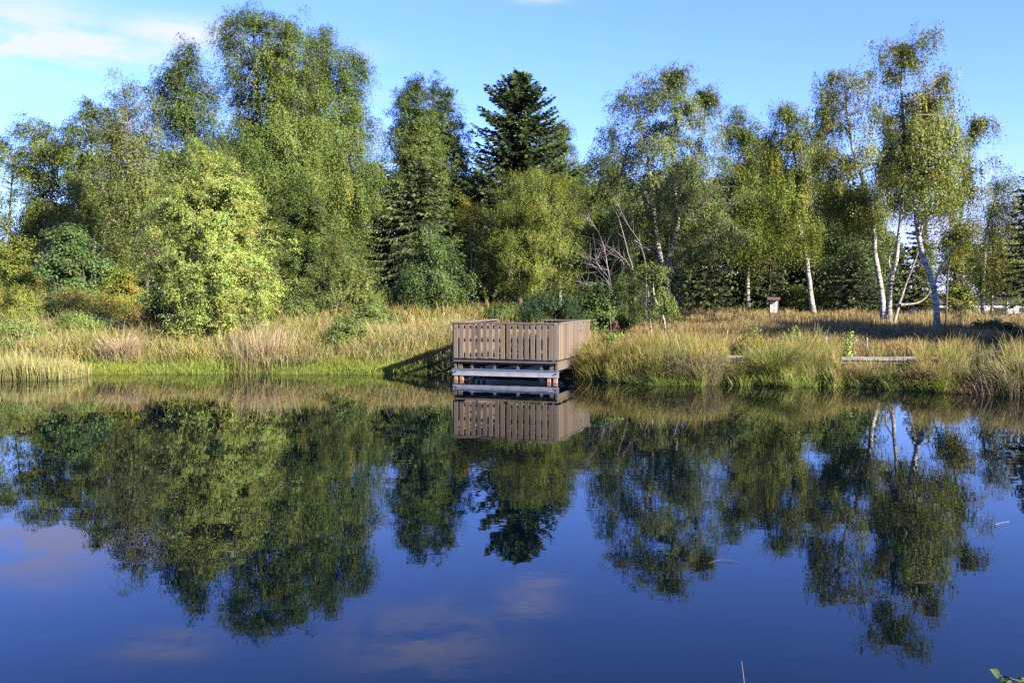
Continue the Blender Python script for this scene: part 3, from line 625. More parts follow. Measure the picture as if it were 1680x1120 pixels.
shrub('shrub', 'dark shaded bush at the root of the white-limbed birch', 50, [(430, 1085, 1110), (460, 1070, 1125), (500, 1065, 1130), (520, 1070, 1130)], n=110, m=65, size=.08, R_=.34, style='up', col=(.034, .055, .024), seed=16)
tree('birch_sapling', 'small leaning birch with two thin white stems right of the deck', 37, [([(1072, 540), (1064, 512), (1062, 480), (1056, 460)], .035), ([(1094, 545), (1088, 520), (1076, 485), (1078, 450)], .03)],
     [(430, 1062, 1085), (450, 1035, 1100), (475, 1024, 1112), (500, 1040, 1112), (520, 1065, 1112)], n=95, m=48, size=.06, R_=.22, style='weep', col=(.095, .125, .03), gap=-.1, gf=2.6, seed=39, cat='birch', dz=.7, limbs=12)
shrub('shrub', 'yellow-lit scrub under the thin dark alders on the far right', 66, [(405, 1560, 1580), (440, 1545, 1600), (480, 1545, 1602), (514, 1548, 1600)], n=110, m=75, size=.10, R_=.42, col=(.12, .135, .025), seed=17)
shrub('shrub', 'low dark bushes near the right edge behind the boardwalk', 38, [(528, 1610, 1650), (545, 1590, 1690), (565, 1585, 1695)], n=150, m=75, size=.06, R_=.26, col=(.05, .075, .022), seed=18)
shrub('shrub', 'green bush half hidden behind the leaning white trunk', 63, [(470, 1300, 1330), (490, 1290, 1345), (515, 1288, 1348)], n=80, m=75, size=.085, R_=.35, col=(.08, .11, .026), seed=19)
for lab, Y, ol, s, c in [
    ('bright leafy willow shoot standing in the tall grass right of the deck', 27.8, [(505, 998, 1004), (540, 990, 1022), (580, 988, 1026)], 20, (.12, .19, .04)),
    ('bright green shoot above the grass left of the pale stakes', 29.5, [(530, 1215, 1230), (548, 1208, 1250), (575, 1208, 1255)], 21, (.15, .19, .04)),
    ('bright green shoot beside the leftmost pale stake', 29.8, [(535, 1300, 1308), (550, 1282, 1312), (580, 1280, 1314)], 22, (.14, .18, .04)),
    ('small upright pale-green sapling between two pale stakes', 28.9, [(545, 1388, 1398), (560, 1380, 1402), (592, 1380, 1402)], 23, (.16, .22, .05)),
    ('leafy shoot at the foot of the tallest right-hand birch', 38, [(545, 1530, 1545), (558, 1520, 1556), (575, 1520, 1556)], 24, (.12, .16, .035)),
    ('thin dark-stemmed weed standing right of the tallest right-hand birch', 45, [(500, 1570, 1580), (520, 1564, 1586), (540, 1566, 1584)], 25, (.07, .08, .03))]:
    shrub('leafy_shoot', lab, Y, ol, n=40, m=9, size=.055, R_=.11, style='round', col=c, seed=s, stems=4, cat='plant', gf=4, gap=-.3)

# the far wood reads as one dark mass
def wood():
    rng = np.random.default_rng(77)
    ol = [(-120, 395), (40, 400), (110, 350), (240, 300), (420, 240), (600, 270), (700, 300), (760, 300), (950, 300), (1180, 290), (1300, 290), (1440, 340), (1480, 440), (1700, 470)]
    xs = np.array([o[0] for o in ol], float); ys = np.array([o[1] for o in ol], float)
    n = 7500; px = rng.uniform(-120, 1480, n); Y = rng.uniform(92, 112, n)
    top = np.interp(px, xs, ys) + 14 * np.sin(px * .11) + 10 * np.sin(px * .043 + 1)
    py = top + (506 - top) * rng.random(n) ** .9
    P = np.stack([(px - 840) * Y / F, Y, CAMH + (HOR - py) * Y / F], 1)
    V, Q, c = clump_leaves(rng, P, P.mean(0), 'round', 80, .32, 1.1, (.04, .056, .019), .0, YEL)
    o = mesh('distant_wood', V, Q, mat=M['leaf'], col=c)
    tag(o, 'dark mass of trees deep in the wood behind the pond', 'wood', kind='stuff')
wood()
# trees of the same bank beyond the right picture edge; they shade the meadow
for (x, y, h, s) in [(31.5, 25.5, 13.2, 1), (34.5, 28.0, 14.0, 2), (29.5, 23.5, 12.5, 3)]:
    px = 840 + x * F / y; k = F / y; zb = HOR + (CAMH - gz(x, y)) * k
    tree('birch_tree', ['', 'birch just outside the right edge, middle of three', 'birch just outside the right edge, farthest of three', 'birch just outside the right edge, nearest of three'][s], y,
         [([(px, zb), (px + 5, zb - .4 * h * k), (px, zb - .98 * h * k)], .16)],
         [(zb - h * k, px - .4 * k, px + .4 * k), (zb - .8 * h * k, px - 2 * k, px + 2 * k), (zb - .45 * h * k, px - 2.6 * k, px + 2.6 * k), (zb - .22 * h * k, px - 2 * k, px + 2 * k)],
         n=420, m=80, size=.2, R_=.8, col=GREEN, seed=60 + s, group='birches outside the right edge')
# ------------------------------------------------------------------ grass (nobody could count it)
def blades(rng, X, Y, h, wd, lean, cb, ct, az=None, sig=.35):
    """bent blades rooted on the ground: colour runs from base to tip as real grass does"""
    n = len(X); Z = ground(X, Y) - .03
    Z = np.maximum(Z, -.3)
    a = rng.uniform(0, 6.283, n) if az is None else az + rng.normal(0, sig * 2, n)
    d = np.stack([np.cos(a), np.sin(a), np.zeros(n)], 1); b = rng.uniform(0, 6.283, n); s = np.stack([np.cos(b), np.sin(b), np.zeros(n)], 1)
    root = np.stack([X, Y, Z], 1); l = lean * rng.uniform(.3, 1.5, n)
    up = np.array([0, 0, 1.])
    m1 = root + up * (h * .5)[:, None] + d * (h * l * .22)[:, None]
    m2 = root + up * (h * .82)[:, None] + d * (h * l * .6)[:, None]
    tp = root + up * (h * (1 - .25 * l))[:, None] + d * (h * l * 1.05)[:, None]
    w = wd[:, None] * .5
    V = np.stack([root - s * w, root + s * w, m1 - s * w * .9, m1 + s * w * .9, m2 - s * w * .65, m2 + s * w * .65, tp], 1)
    i = np.arange(n)[:, None] * 7
    Q = np.concatenate([i + np.array([[0, 1, 3, 2]]), i + np.array([[2, 3, 5, 4]])]); T = i + np.array([[4, 5, 6]])
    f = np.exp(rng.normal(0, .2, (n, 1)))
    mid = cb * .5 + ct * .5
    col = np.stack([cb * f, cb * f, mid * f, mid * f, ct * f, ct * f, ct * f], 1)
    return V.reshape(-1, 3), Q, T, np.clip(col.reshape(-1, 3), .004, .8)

def blocked(X, Y):
    """deck and boardwalk footprints stay free"""
    k = np.zeros(len(X), bool)
    u = (X - DK[0]) * DU[0] + (Y - DK[1]) * DU[1]; v = (X - DK[0]) * DV[0] + (Y - DK[1]) * DV[1]
    k |= (u > -DW - .12) & (u < .1) & (v > -.1) & (v < DD + .1)
    for (a, b) in zip(BW[:-1], BW[1:]):
        a = np.array(a); b = np.array(b); t = nrm(b - a); L = np.linalg.norm(b - a)
        q = (X - a[0]) * t[0] + (Y - a[1]) * t[1]; r = np.abs((X - a[0]) * -t[1] + (Y - a[1]) * t[0])
        k |= (q > -.5) & (q < L + .5) & (r < .62)
    return k
# deck plan: front right corner, unit vectors along front (to the right) and to the back
DK = np.array([1.22, 26.0]); DL = np.array([-1.63, 26.95]); DU = nrm(DK - DL); DV = np.array([-DU[1], DU[0]]); DW = float(np.linalg.norm(DK - DL)); DD = 3.5
BW = [(1.7, 31.6), (4.2, 29.3), (6.6, 28.6), (9.2, 28.1), (11.9, 27.85), (13.9, 28.3), (16.2, 32.0), (19.4, 36.4)]

def pick(rng, n, pal):
    """palette rows: (weight, base colour, tip colour)"""
    w = np.array([p[0] for p in pal], float); i = rng.choice(len(pal), n, p=w / w.sum())
    return np.array([p[1] for p in pal])[i], np.array([p[2] for p in pal])[i], i

def field(name, label, rng, n, xr, yr, dr, h, wd, lean, pal, clump=.0, cs=.12, per=40, cond=None, xs=None, hs=.22, fan=False, cat='grass', patch=.8):
    X, Y = [], []; tot = 0; az = []
    while tot < n:
        k = int(n * 1.4) + 50
        if clump:
            kc = max(2, k // per); cx = rng.uniform(*xr, kc); cy = rng.uniform(*yr, kc)
            x = np.repeat(cx, per) + rng.normal(0, cs, kc * per); y = np.repeat(cy, per) + rng.normal(0, cs, kc * per)
            a = np.arctan2(y - np.repeat(cy, per), x - np.repeat(cx, per))
        else:
            x = rng.uniform(*xr, k); y = rng.uniform(*yr, k); a = rng.uniform(0, 6.28, k)
        d = y - shore(x)
        ok = (d > dr[0]) & (d < dr[1]) & (np.abs(x) < y * .6 + 4) & ~blocked(x, y)
        if cond is not None: ok &= cond(x, y, d, rng)
        X.append(x[ok]); Y.append(y[ok]); az.append(a[ok]); tot += ok.sum()
        if ok.sum() == 0: break
    X = np.concatenate(X)[:n]; Y = np.concatenate(Y)[:n]; az = np.concatenate(az)[:n]; m = len(X)
    cb, ct, i = pick(rng, m, pal)
    # colour drifts in patches metres wide
    pt = np.sin(X * .9 + 1.3 * np.sin(Y * .7)) * np.sin(Y * .8 + X * .31 + 2) ; pt2 = np.sin(X * 2.3 + Y * 1.1) * np.sin(Y * 2.9 - X * .7)
    f = np.exp(.16 * patch * pt + .12 * patch * pt2)[:, None]
    tint = np.stack([1 + .10 * patch * pt2, np.ones(m), 1 - .1 * patch * pt2], 1)
    hh = h * np.exp(rng.normal(0, hs, m)) * (1 + .2 * pt2 + .16 * np.sin(X * 1.37 + 2 * np.sin(Y * .5)) ) * (np.interp(Y - shore(X), [-.5, .3, 1], [.8, .9, 1]))
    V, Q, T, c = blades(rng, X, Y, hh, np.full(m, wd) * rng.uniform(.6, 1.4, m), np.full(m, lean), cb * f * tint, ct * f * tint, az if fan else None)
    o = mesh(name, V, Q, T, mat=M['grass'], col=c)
    return tag(o, label, cat, kind='stuff')

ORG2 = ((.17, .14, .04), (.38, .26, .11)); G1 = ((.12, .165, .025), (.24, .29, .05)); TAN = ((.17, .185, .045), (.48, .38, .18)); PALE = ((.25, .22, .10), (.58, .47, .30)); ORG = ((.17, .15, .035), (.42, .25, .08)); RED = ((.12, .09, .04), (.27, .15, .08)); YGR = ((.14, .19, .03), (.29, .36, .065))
rng = np.random.default_rng(5)
leftw = lambda x, y, d, r: x < 1.5
right = lambda x, y, d, r: x > .6
field('bank_grass', 'tall tan grass on the bank left of the deck', rng, 60000, (-17, 1.4), (28.8, 37), (.25, 6.5), .55, .013, .45, [(1.8, *TAN), (.9, *PALE), (2.6, *G1), (.6, *ORG)], clump=1, cs=.22, per=50, cond=leftw)
field('slope_grass', 'mixed green and rust herbs on the slope up to the wood', rng, 26000, (-24, 2), (34, 62), (5, 40), .55, .03, .5, [(2, (.09, .12, .02), (.17, .19, .04)), (1, *ORG), (1, *TAN)], cond=leftw)
field('edge_sedge', 'bright green low sedge along the left water edge', rng, 30000, (-16, .2), (28.2, 31), (-.55, .45), .30, .011, .25, [(4, *YGR), (1, *G1)], cond=lambda x, y, d, r: (x < -.0) & (r.random(len(x)) < np.clip(.55 + .6 * np.sin(x * 1.1 + .8) + .5 * ((x > -13) & (x < -9)) + .4 * ((x > -6.6) & (x < -2.6)), .04, 1)))
field('reed_bed', 'pale yellow-green reed bed standing in the water at the left edge', rng, 9000, (-17.5, -12.35), (26.6, 28.6), (-3.0, -.4), .85, .013, .16, [(3, (.16, .15, .05), (.36, .38, .12)), (1.5, (.14, .15, .04), (.46, .43, .19)), (.6, *TAN)], hs=.16, cat='reeds', patch=.3)
def hollow(x, y, d, r):
    q = (y / 27.2); px = x / y * 1600 + 840
    gap_ = ((px > 1378) & (px < 1512)) | ((px > 1584) & (px < 1652)) | ((px > 1522) & (px < 1548)) | ((px > 1192) & (px < 1226))
    return ~(gap_ & (d > .25) & (d < 4.2) & (r.random(len(x)) < .985))
field('tussock_grass', 'tall yellow-green tussock grass on the bank right of the deck', rng, 66000, (.9, 20.5), (16, 33), (-.1, 4.6),   .62, .0095, .36, [(2.2, (.14, .17, .025), (.34, .33, .07)), (2, *G1), (1.4, *TAN), (.6, *ORG)], clump=1, cs=.17, per=130, fan=True,
      cond=lambda x, y, d, r: right(x, y, d, r) & hollow(x, y, d, r))
field('tussock_fringe', 'green sedge tufts hanging over the right water edge', rng, 24000, (1.2, 20.5), (16, 29), (-.35, .7), .42, .011, .75, [(3.4, (.11, .18, .02), (.26, .35, .05)), (.8, *TAN), (.4, *PALE)], clump=1, cs=.13, per=130, fan=True,
      cond=lambda x, y, d, r: (x > 1.9) & hollow(x, y, d, r) & (r.random(len(x)) < np.clip(.6 + .6 * np.sin(x * 2.1), .05, 1)))
field('meadow_grass', 'rusty heath meadow with tan grass between the boardwalk and the white birches', rng, 90000, (-1, 26), (29, 46), (4, 24), .34, .013, .32, [(2, *RED), (1.4, *ORG2), (1.6, *TAN), (1, *G1)], clump=1, cs=.3, per=40, cond=right)
field('far_meadow_grass', 'golden dry grass under the birches at the back of the meadow', rng, 80000, (0, 44), (44, 76), (17, 60), .40, .02, .3, [(2.2, *TAN), (2, *ORG2), (1, *RED), (.8, *G1)], clump=1, cs=.4, per=40, cond=right)

def tussock(name, label, px, py, Y, n, h, r, pal, seed, lean=.8, wd=.011, cat='grass tussock'):
    rg = np.random.default_rng(seed); X0 = (px - 840) * Y / F
    O = np.array([X0, Y, 0.]); x = X0 + rg.normal(0, r, n); y = Y + rg.normal(0, r * .7, n)
    cb, ct, i = pick(rg, n, pal)
    V, Q, T, c = blades(rg, x, y, h * np.exp(rg.normal(0, .22, n)), np.full(n, wd), np.full(n, lean), cb, ct, np.arctan2(y - Y, x - X0))
    z0 = V[:, 2].min() - max(min(gz(X0, Y), 0), -.3)
    V = V - O; o = mesh(name, V, Q, T, mat=M['grass'], col=c); o.location = O
    return tag(o, label, cat)
DRY = [(3, (.26, .15, .05), (.52, .36, .15)), (1, *PALE)]
tussock('grass_tussock', 'straw-coloured dry tussock in the water, left of two near the right edge', 1534, 636, 24.1, 900, .5, .24, DRY, 1)
tussock('grass_tussock', 'straw-coloured dry tussock in the water, right of two near the right edge', 1622, 645, 23.2, 1100, .42, .26, DRY, 2, .6)
tussock('grass_tussock', 'grey-brown dry tussock of long bent stalks at the right picture edge', 1672, 640, 22.9, 1300, .8, .3, [(2, (.18, .15, .08), (.42, .34, .22)), (1, *G1)], 3, .6)
tussock('grass_tussock', 'large green tussock fanning over the water beside the dark hollow', 1272, 628, 25.5, 1300, .78, .24, [(3, (.08, .13, .015), (.2, .26, .035)), (1, *TAN)], 4)
tussock('grass_tussock', 'golden tussock leaning out in front of the boardwalk gap', 1425, 628, 25.2, 700, .42, .25, [(3, *TAN), (1, *ORG), (1, *G1)], 5)
tussock('grass_tussock', 'pale dead tussock on the left bank among the tan grass', 200, 605, 30.0, 1100, .75, .22, [(3, *PALE), (1, *TAN)], 6, .6)
tussock('grass_tussock', 'tall pale stalks right of the spruce seedling', 425, 600, 30.0, 1200, .95, .4, [(3, *PALE), (2, *TAN)], 7, .3)
tussock('grass_tussock', 'yellow-green tussock hugging the right corner of the deck', 990, 622, 27.2, 1300, .72, .25, [(3, (.15, .16, .02), (.33, .30, .06)), (1, *TAN)], 8)
tussock('grass_tussock', 'tangle of grey dead stalks by the water between deck and hollow', 1145, 630, 25.5, 700, .6, .2, [(3, (.16, .13, .09), (.36, .30, .22))], 9, 1.1)

# ------------------------------------------------------------------ observation deck
def V3(u, v, z): p = DK + DU * u + DV * v; return np.array([p[0], p[1], z])
UX = np.array([*DU, 0]); VX = np.array([*DV, 0])
deck = thing('observation_deck', (0, 0, 0), 'brown wooden viewing deck with slatted railing standing on piles in the pond', 'deck')
rgd = np.random.default_rng(9)
ZT, ZB, ZF = 1.595, .60, .55       # rail top, slat bottom, floor top
def lbox(mb, u0, u1, v0, v1, z0, z1): mb.box(V3((u0 + u1) / 2, (v0 + v1) / 2, (z0 + z1) / 2), (abs(u1 - u0) / 2, abs(v1 - v0) / 2, abs(z1 - z0) / 2), UX, VX)
def railing(side, a, b):
    """a, b run along the side; slats on the outside face, two rails inside"""
    sl, ra, cp = MB(), MB(), MB()
    L = b - a; n = max(2, int(round(L / .166))); p = L / n
    for i in range(n):
        c = a + (i + .5) * p; w = .118 * rgd.uniform(.95, 1.04) / 2; zb = ZB + rgd.normal(0, .006); o = rgd.normal(0, .0015)
        if side == 'front': lbox(sl, c - w, c + w, -.026 + o, o, zb, ZT - .047)
        if side == 'right': lbox(sl, .003 + o, .029 + o, c - w, c + w, zb, ZT - .047)
        if side == 'left': lbox(sl, -DW - .029 + o, -DW - .003 + o, c - w, c + w, zb, ZT - .047)
        if side == 'back': lbox(sl, c - w, c + w, DD + .002 + o, DD + .028 + o, zb, ZT - .047)
    for z in (.70, 1.10, 1.46):
        if side == 'front': lbox(ra, a + .04, b - .12, .003, .045, z - .045, z + .045)
        if side == 'right': lbox(ra, -.045, 0, a + .05, b - .04, z - .045, z + .045)
        if side == 'left': lbox(ra, -DW, -DW + .045, a + .05, b - .04, z - .045, z + .045)
        if side == 'back': lbox(ra, a + .05, b - .05, DD - .045, DD, z - .045, z + .045)
    if side == 'front': lbox(cp, a - .035, b + .04, -.04, .11, ZT - .043, ZT)
    if side == 'right': lbox(cp, -.11, .042, a + .113, b + .03, ZT - .041, ZT + .002)
    if side == 'left': lbox(cp, -DW - .042, -DW + .11, a + .113, b + .03, ZT - .041, ZT + .002)
    if side == 'back': lbox(cp, a, b - .113, DD - .11, DD + .032, ZT - .044, ZT - .001)
    o = sl.build('railing', M['board'], deck, bevel=.004)
    ra.build('rail', M['frame'], o); cp.build('handrail', M['frame'], o, bevel=.004)
railing('front', -DW, -.10); railing('right', .0, DD); railing('left', .0, DD); railing('back', -1.50, .0)
mb = MB(); lbox(mb, -.096, -.0, -.028, .0, ZB, ZT - .047); mb.build('corner_board', M['board'], deck, bevel=.004)
for (u, v) in [(-.16, .06), (-DW + .06, .06), (-DW / 2, .06), (-.06, DD / 2), (-DW + .06, DD / 2), (-.06, DD - .12), (-DW + .06, DD - .06), (-1.45, DD - .12)]:
    mb = MB(); lbox(mb, u - .045, u + .045, v - .0, v + .09, ZF + .002, ZT - .05); mb.build('railing_post', M['frame'], deck, bevel=.005)
mb = MB(); n = 24
for i in range(n):
    v0 = .0 + i * DD / n; lbox(mb, -DW + .01, -.01, v0 + .004, v0 + DD / n - .006, ZF - .045, ZF + rgd.normal(0, .001))
mb.build('deck_floor', M['frame'], deck)
# two long side beams, joists across, front board
for u0 in (-.075, -DW + .015):
    mb = MB(); lbox(mb, u0, u0 + .06, .05, DD, .315, ZF - .05); mb.build('side_beam', M['frame'], deck)
for u0 in np.linspace(-DW + .52, -.48, 4):
    mb = MB(); lbox(mb, u0 - .03, u0 + .03, .08, DD - .05, .315, ZF - .05); mb.build('joist', M['frame'], deck)
mb = MB(); lbox(mb, -DW + .12, -.12, .13, .17, ZF - .105, ZF - .05); mb.build('front_board', M['frame'], deck)
for u0 in (-.24, -DW + .12):
    mb = MB(); lbox(mb, u0, u0 + .12, .07, .16, .315, ZF - .05); mb.build('joist', M['frame'], deck)
# galvanised C-channels with bolt heads
for v0 in (.02, 1.8, 3.3):
    mb = MB(); a, b = -DW - .02, .03
    lbox(mb, a, b, v0 + .0, v0 + .008, .135, .305); lbox(mb, a, b, v0 - .035, v0 - .001, .303, .311); lbox(mb, a, b, v0 - .035, v0 - .001, .129, .137)
    lbox(mb, a, b, v0 - .006, v0 - .001, .245, .300)
    be = mb.build('steel_beam', M['steel'], deck)
    for u in (a + .09, b - .09):
        t, q = tubes(np.array([[V3(u, v0 - .028, .225), V3(u, v0 - .002, .225)]]), np.full((1, 2), .022), 10)
        k = len(t); bb = MB(); bb.V.append(t); bb.Q.append(q); bb.n = k
        bb.box(V3(u, v0 - .029, .225), (.016, .004, .016), UX, VX)
        bb.build('bolt', M['dark'], be)
for v0 in (.12, 1.9, 3.2):
    for u0 in (-.16, -DW + .16):
        for s in (-.085, .085):
            mb = MB(); lbox(mb, u0 + s - .05, u0 + s + .05, v0 - .115, v0 - .015, -1.3, .127 if v0 < 1 else .313); mb.build('pile', M['pile'], deck, bevel=.006)
    for u0, s in ((-.30, -1), (-DW + .30, 1)):
        mb = MB(); a = V3(u0, v0 + .0, -.12); b = V3(u0 + s * .24, v0 + .0, .13)
        ax = nrm(b - a); mb.box((a + b) / 2 if False else (V3(u0 - s * .0, v0, -.15) + V3(u0 + s * .22, v0, .115)) / 2, (.19, .035, .05), ax, VX, np.cross(ax, VX)); mb.build('brace', M['pile'], deck)

# ------------------------------------------------------------------ boardwalk, stakes, notice board
bw = thing('boardwalk', (9.2, 28.1, .3), 'weathered grey plank boardwalk hidden in the grass right of the deck', 'boardwalk')
O = np.array([9.2, 28.1, .3]); pl, be = MB(), MB(); ZW = .52
P = resample([(x, y, ZW) for x, y in BW], 170)
for i in range(len(P) - 1):
    c = (P[i] + P[i + 1]) / 2; t = nrm(P[i + 1] - P[i]); s = np.array([-t[1], t[0], 0]); L = np.linalg.norm(P[i + 1] - P[i])
    pl.box(c - O + np.array([0, 0, rgd.normal(0, .003)]), (L / 2 - .005, .5 + rgd.normal(0, .012), .02), t, s)
    if i % 6 == 0:
        j = min(i + 6, len(P) - 1); cc = (P[i] + P[j]) / 2; tt = nrm(P[j] - P[i]); LL = np.linalg.norm(P[j] - P[i])
        for q in (-.42, .42): be.box(cc + np.array([-tt[1], tt[0], 0]) * q - O - np.array([0, 0, .075]), (LL / 2 - .002, .03, .05), tt)
        if i % 12 == 0:
            for q in (-.42, .42):
                ps = MB(); ps.box(P[i] + s * q - O - np.array([0, 0, .40]), (.05, .05, .27), t); ps.build('post', M['frame'], bw)
pl.build('planks', M['greyplank'], bw); be.build('beam', M['frame'], bw)
for lab, px, py, Y, h, tilt in [('leftmost pale weathered stake, leaning left in the grass', 1313, 545, 31.5, 1.15, -.10), ('middle pale weathered stake of three in the grass', 1356, 551, 31, 1.0, .03), ('rightmost pale weathered stake, alone right of the pale-green sapling', 1423, 554, 31, .95, .0)]:
    x = (px - 840) * Y / F; z = gz(x, Y); e = thing('stake', (x, Y, z), lab, 'stake', None)
    zt = at(px, py, Y)[2] - z; m_ = MB(); ax = nrm(np.array([tilt, 0, 1.]))
    t, q = tubes(np.array([[(-tilt * zt, 0, -.2), (-tilt * zt * .5, 0, zt * .5), (0, 0, zt - .42)]]), np.full((1, 3), .034), 8); m_.add(t, q); m_.build('post', M['dead'], e, smooth=True)
    m_ = MB(); t, q = tubes(np.array([[(0, 0, zt - .42), (tilt * .1, 0, zt - .01), (tilt * .1, 0, zt)]]), np.array([[.036, .034, .012]]), 8); m_.add(t, q); m_.build('cap', M['paletwig'], e)
Y = 56; x = (1269 - 840) * Y / F; z = gz(x, Y)
nb = thing('notice_board', (x, Y, z), 'small white notice board under a brown pitched roof at the edge of the wood', 'notice board')
zb = at(1269, 513, Y)[2] - z; zt = at(1269, 493.5, Y)[2] - z; th = R(-14)
ax = np.array([math.cos(th), math.sin(th), 0]); ay = np.array([-math.sin(th), math.cos(th), 0])
m_ = MB(); m_.box((0, 0, (zb + zt) / 2), (.2, .02, (zt - zb) / 2), ax, ay); pn = m_.build('panel', M['white'], nb, bevel=.004)
m_ = MB()
for (u, zz, wx, hz) in [(.03, .82, .10, .02), (.06, .66, .075, .05), (.05, .53, .07, .03), (-.02, .36, .10, .012), (.03, .28, .08, .012), (.02, .2, .09, .012)]:
    m_.box(ax * u - ay * .0235 + np.array([0, 0, zb + (zt - zb) * zz]), (wx, .0015, hz), ax, ay)
m_.build('print', M['print'], pn)
for s in (-.22, .24):
    m_ = MB(); m_.box(ax * s + ay * .05 + np.array([0, 0, (zt + .05) / 2 - .1]), (.035, .035, (zt + .25) / 2), ax, ay); m_.build('post', M['roofwood'], nb)
m_ = MB()
for s in (-1, 1):
    n_ = nrm(ay * s * .55 + np.array([0, 0, 1])); tt = np.cross(n_, ax)
    m_.box(ay * (s * .13 + .03) + np.array([0, 0, zt + .12]), (.36, .16, .02), ax, tt, n_)
m_.build('roof', M['roofwood'], nb)

# flower spike by the deck
rg = np.random.default_rng(3); Y = 29.2; x = (1010 - 840) * Y / F; z = gz(x, Y)
fs = thing('flower_spike', (x, Y, z), 'faded purple-brown flower spike in the grass right of the deck', 'flower')
zt = at(1010, 526, Y)[2] - z; t, q = tubes(np.array([[(0, 0, 0), (.01, 0, zt * .5), (0, 0, zt)]]), np.array([[.012, .01, .006]]), 6); mesh('stem', t, q, mat=M['bark'], parent=fs)
n = 420; s = rg.random(n); c = np.stack([rg.normal(0, .045, n), rg.normal(0, .045, n), zt - s * .42], 1)
nn = nrm(rg.normal(0, 1, (n, 3))); u = nrm(np.cross(nn, rg.normal(0, 1, (n, 3)))); V, Q = quads_leaf(c, u, np.cross(nn, u), np.full(n, .05), np.full(n, .03))
mesh('blossoms', V, Q, mat=M['leaf'], parent=fs, col=np.repeat(np.array([.17, .08, .075]) * np.exp(rg.normal(0, .3, (n, 1))), 4, 0))

# ------------------------------------------------------------------ far right: hall, cars, white house in the trees
def wallmat(name, c): return surf(name, simple([(.3, tuple(np.array(c) * .85)), (.7, c)], sc=1.5, bump=False), .7)
M['hallwall'] = wallmat('hall_wall', (.55, .56, .56)); M['darkglass'] = surf('dark_glass', simple([(.3, (.02, .022, .025)), (.8, (.04, .043, .05))], sc=.6, bump=False), .15, .5)
M['fascia'] = wallmat('dark_fascia', (.045, .043, .042)); M['house'] = wallmat('house_white', (.75, .75, .74)); M['tiles'] = wallmat('roof_tiles', (.13, .06, .05))
Y = 150; x0 = (1538 - 840) * Y / F; z = gz(x0 + 12, Y)
hall = thing('industrial_hall', (x0 + 16, Y + 8, z), 'long low hall with dark upper band and pale lower wall behind the far right trees', 'building')
zt = at(1600, 484.5, Y)[2] - z; zm = at(1600, 500, Y)[2] - z
m_ = MB(); m_.box((0, 0, zm / 2 - .2), (17, 8, zm / 2 + .2)); m_.build('wall', M['hallwall'], hall)
m_ = MB(); m_.box((0, 0, (zm + zt) / 2), (17.15, 8.15, (zt - zm) / 2)); m_.build('roof', M['fascia'], hall)
for i in range(8):
    m_ = MB(); m_.box((-15 + i * 4.2, -8.02, zm * .45), (1.0, .05, zm * .3)); f = m_.build('window', M['fascia'], hall)
    m_ = MB(); m_.box((-15 + i * 4.2, -8.08, zm * .45), (.92, .02, zm * .27)); m_.build('pane', M['darkglass'], f)
Y = 105; x = (1216 - 840) * Y / F; z = gz(x, Y)
hs = thing('white_house', (x, Y, z), 'white gable wall glimpsed between the trunks left of the notice board', 'house')
m_ = MB(); m_.box((0, 3, 1.1), (2.4, 3, 1.1)); m_.build('wall', M['house'], hs)
V = [(-2.7, -.3, 2.15), (2.7, -.3, 2.15), (0, -.3, 3.6), (-2.7, 6.3, 2.15), (2.7, 6.3, 2.15), (0, 6.3, 3.6)]
mesh('roof', V, [(0, 2, 5, 3), (2, 1, 4, 5), (0, 3, 4, 1)], [(0, 1, 2), (3, 5, 4)], mat=M['tiles'], parent=hs)
m_ = MB(); m_.box((.9, -.02, 1.2), (.45, .04, .55)); f = m_.build('window', M['fascia'], hs)

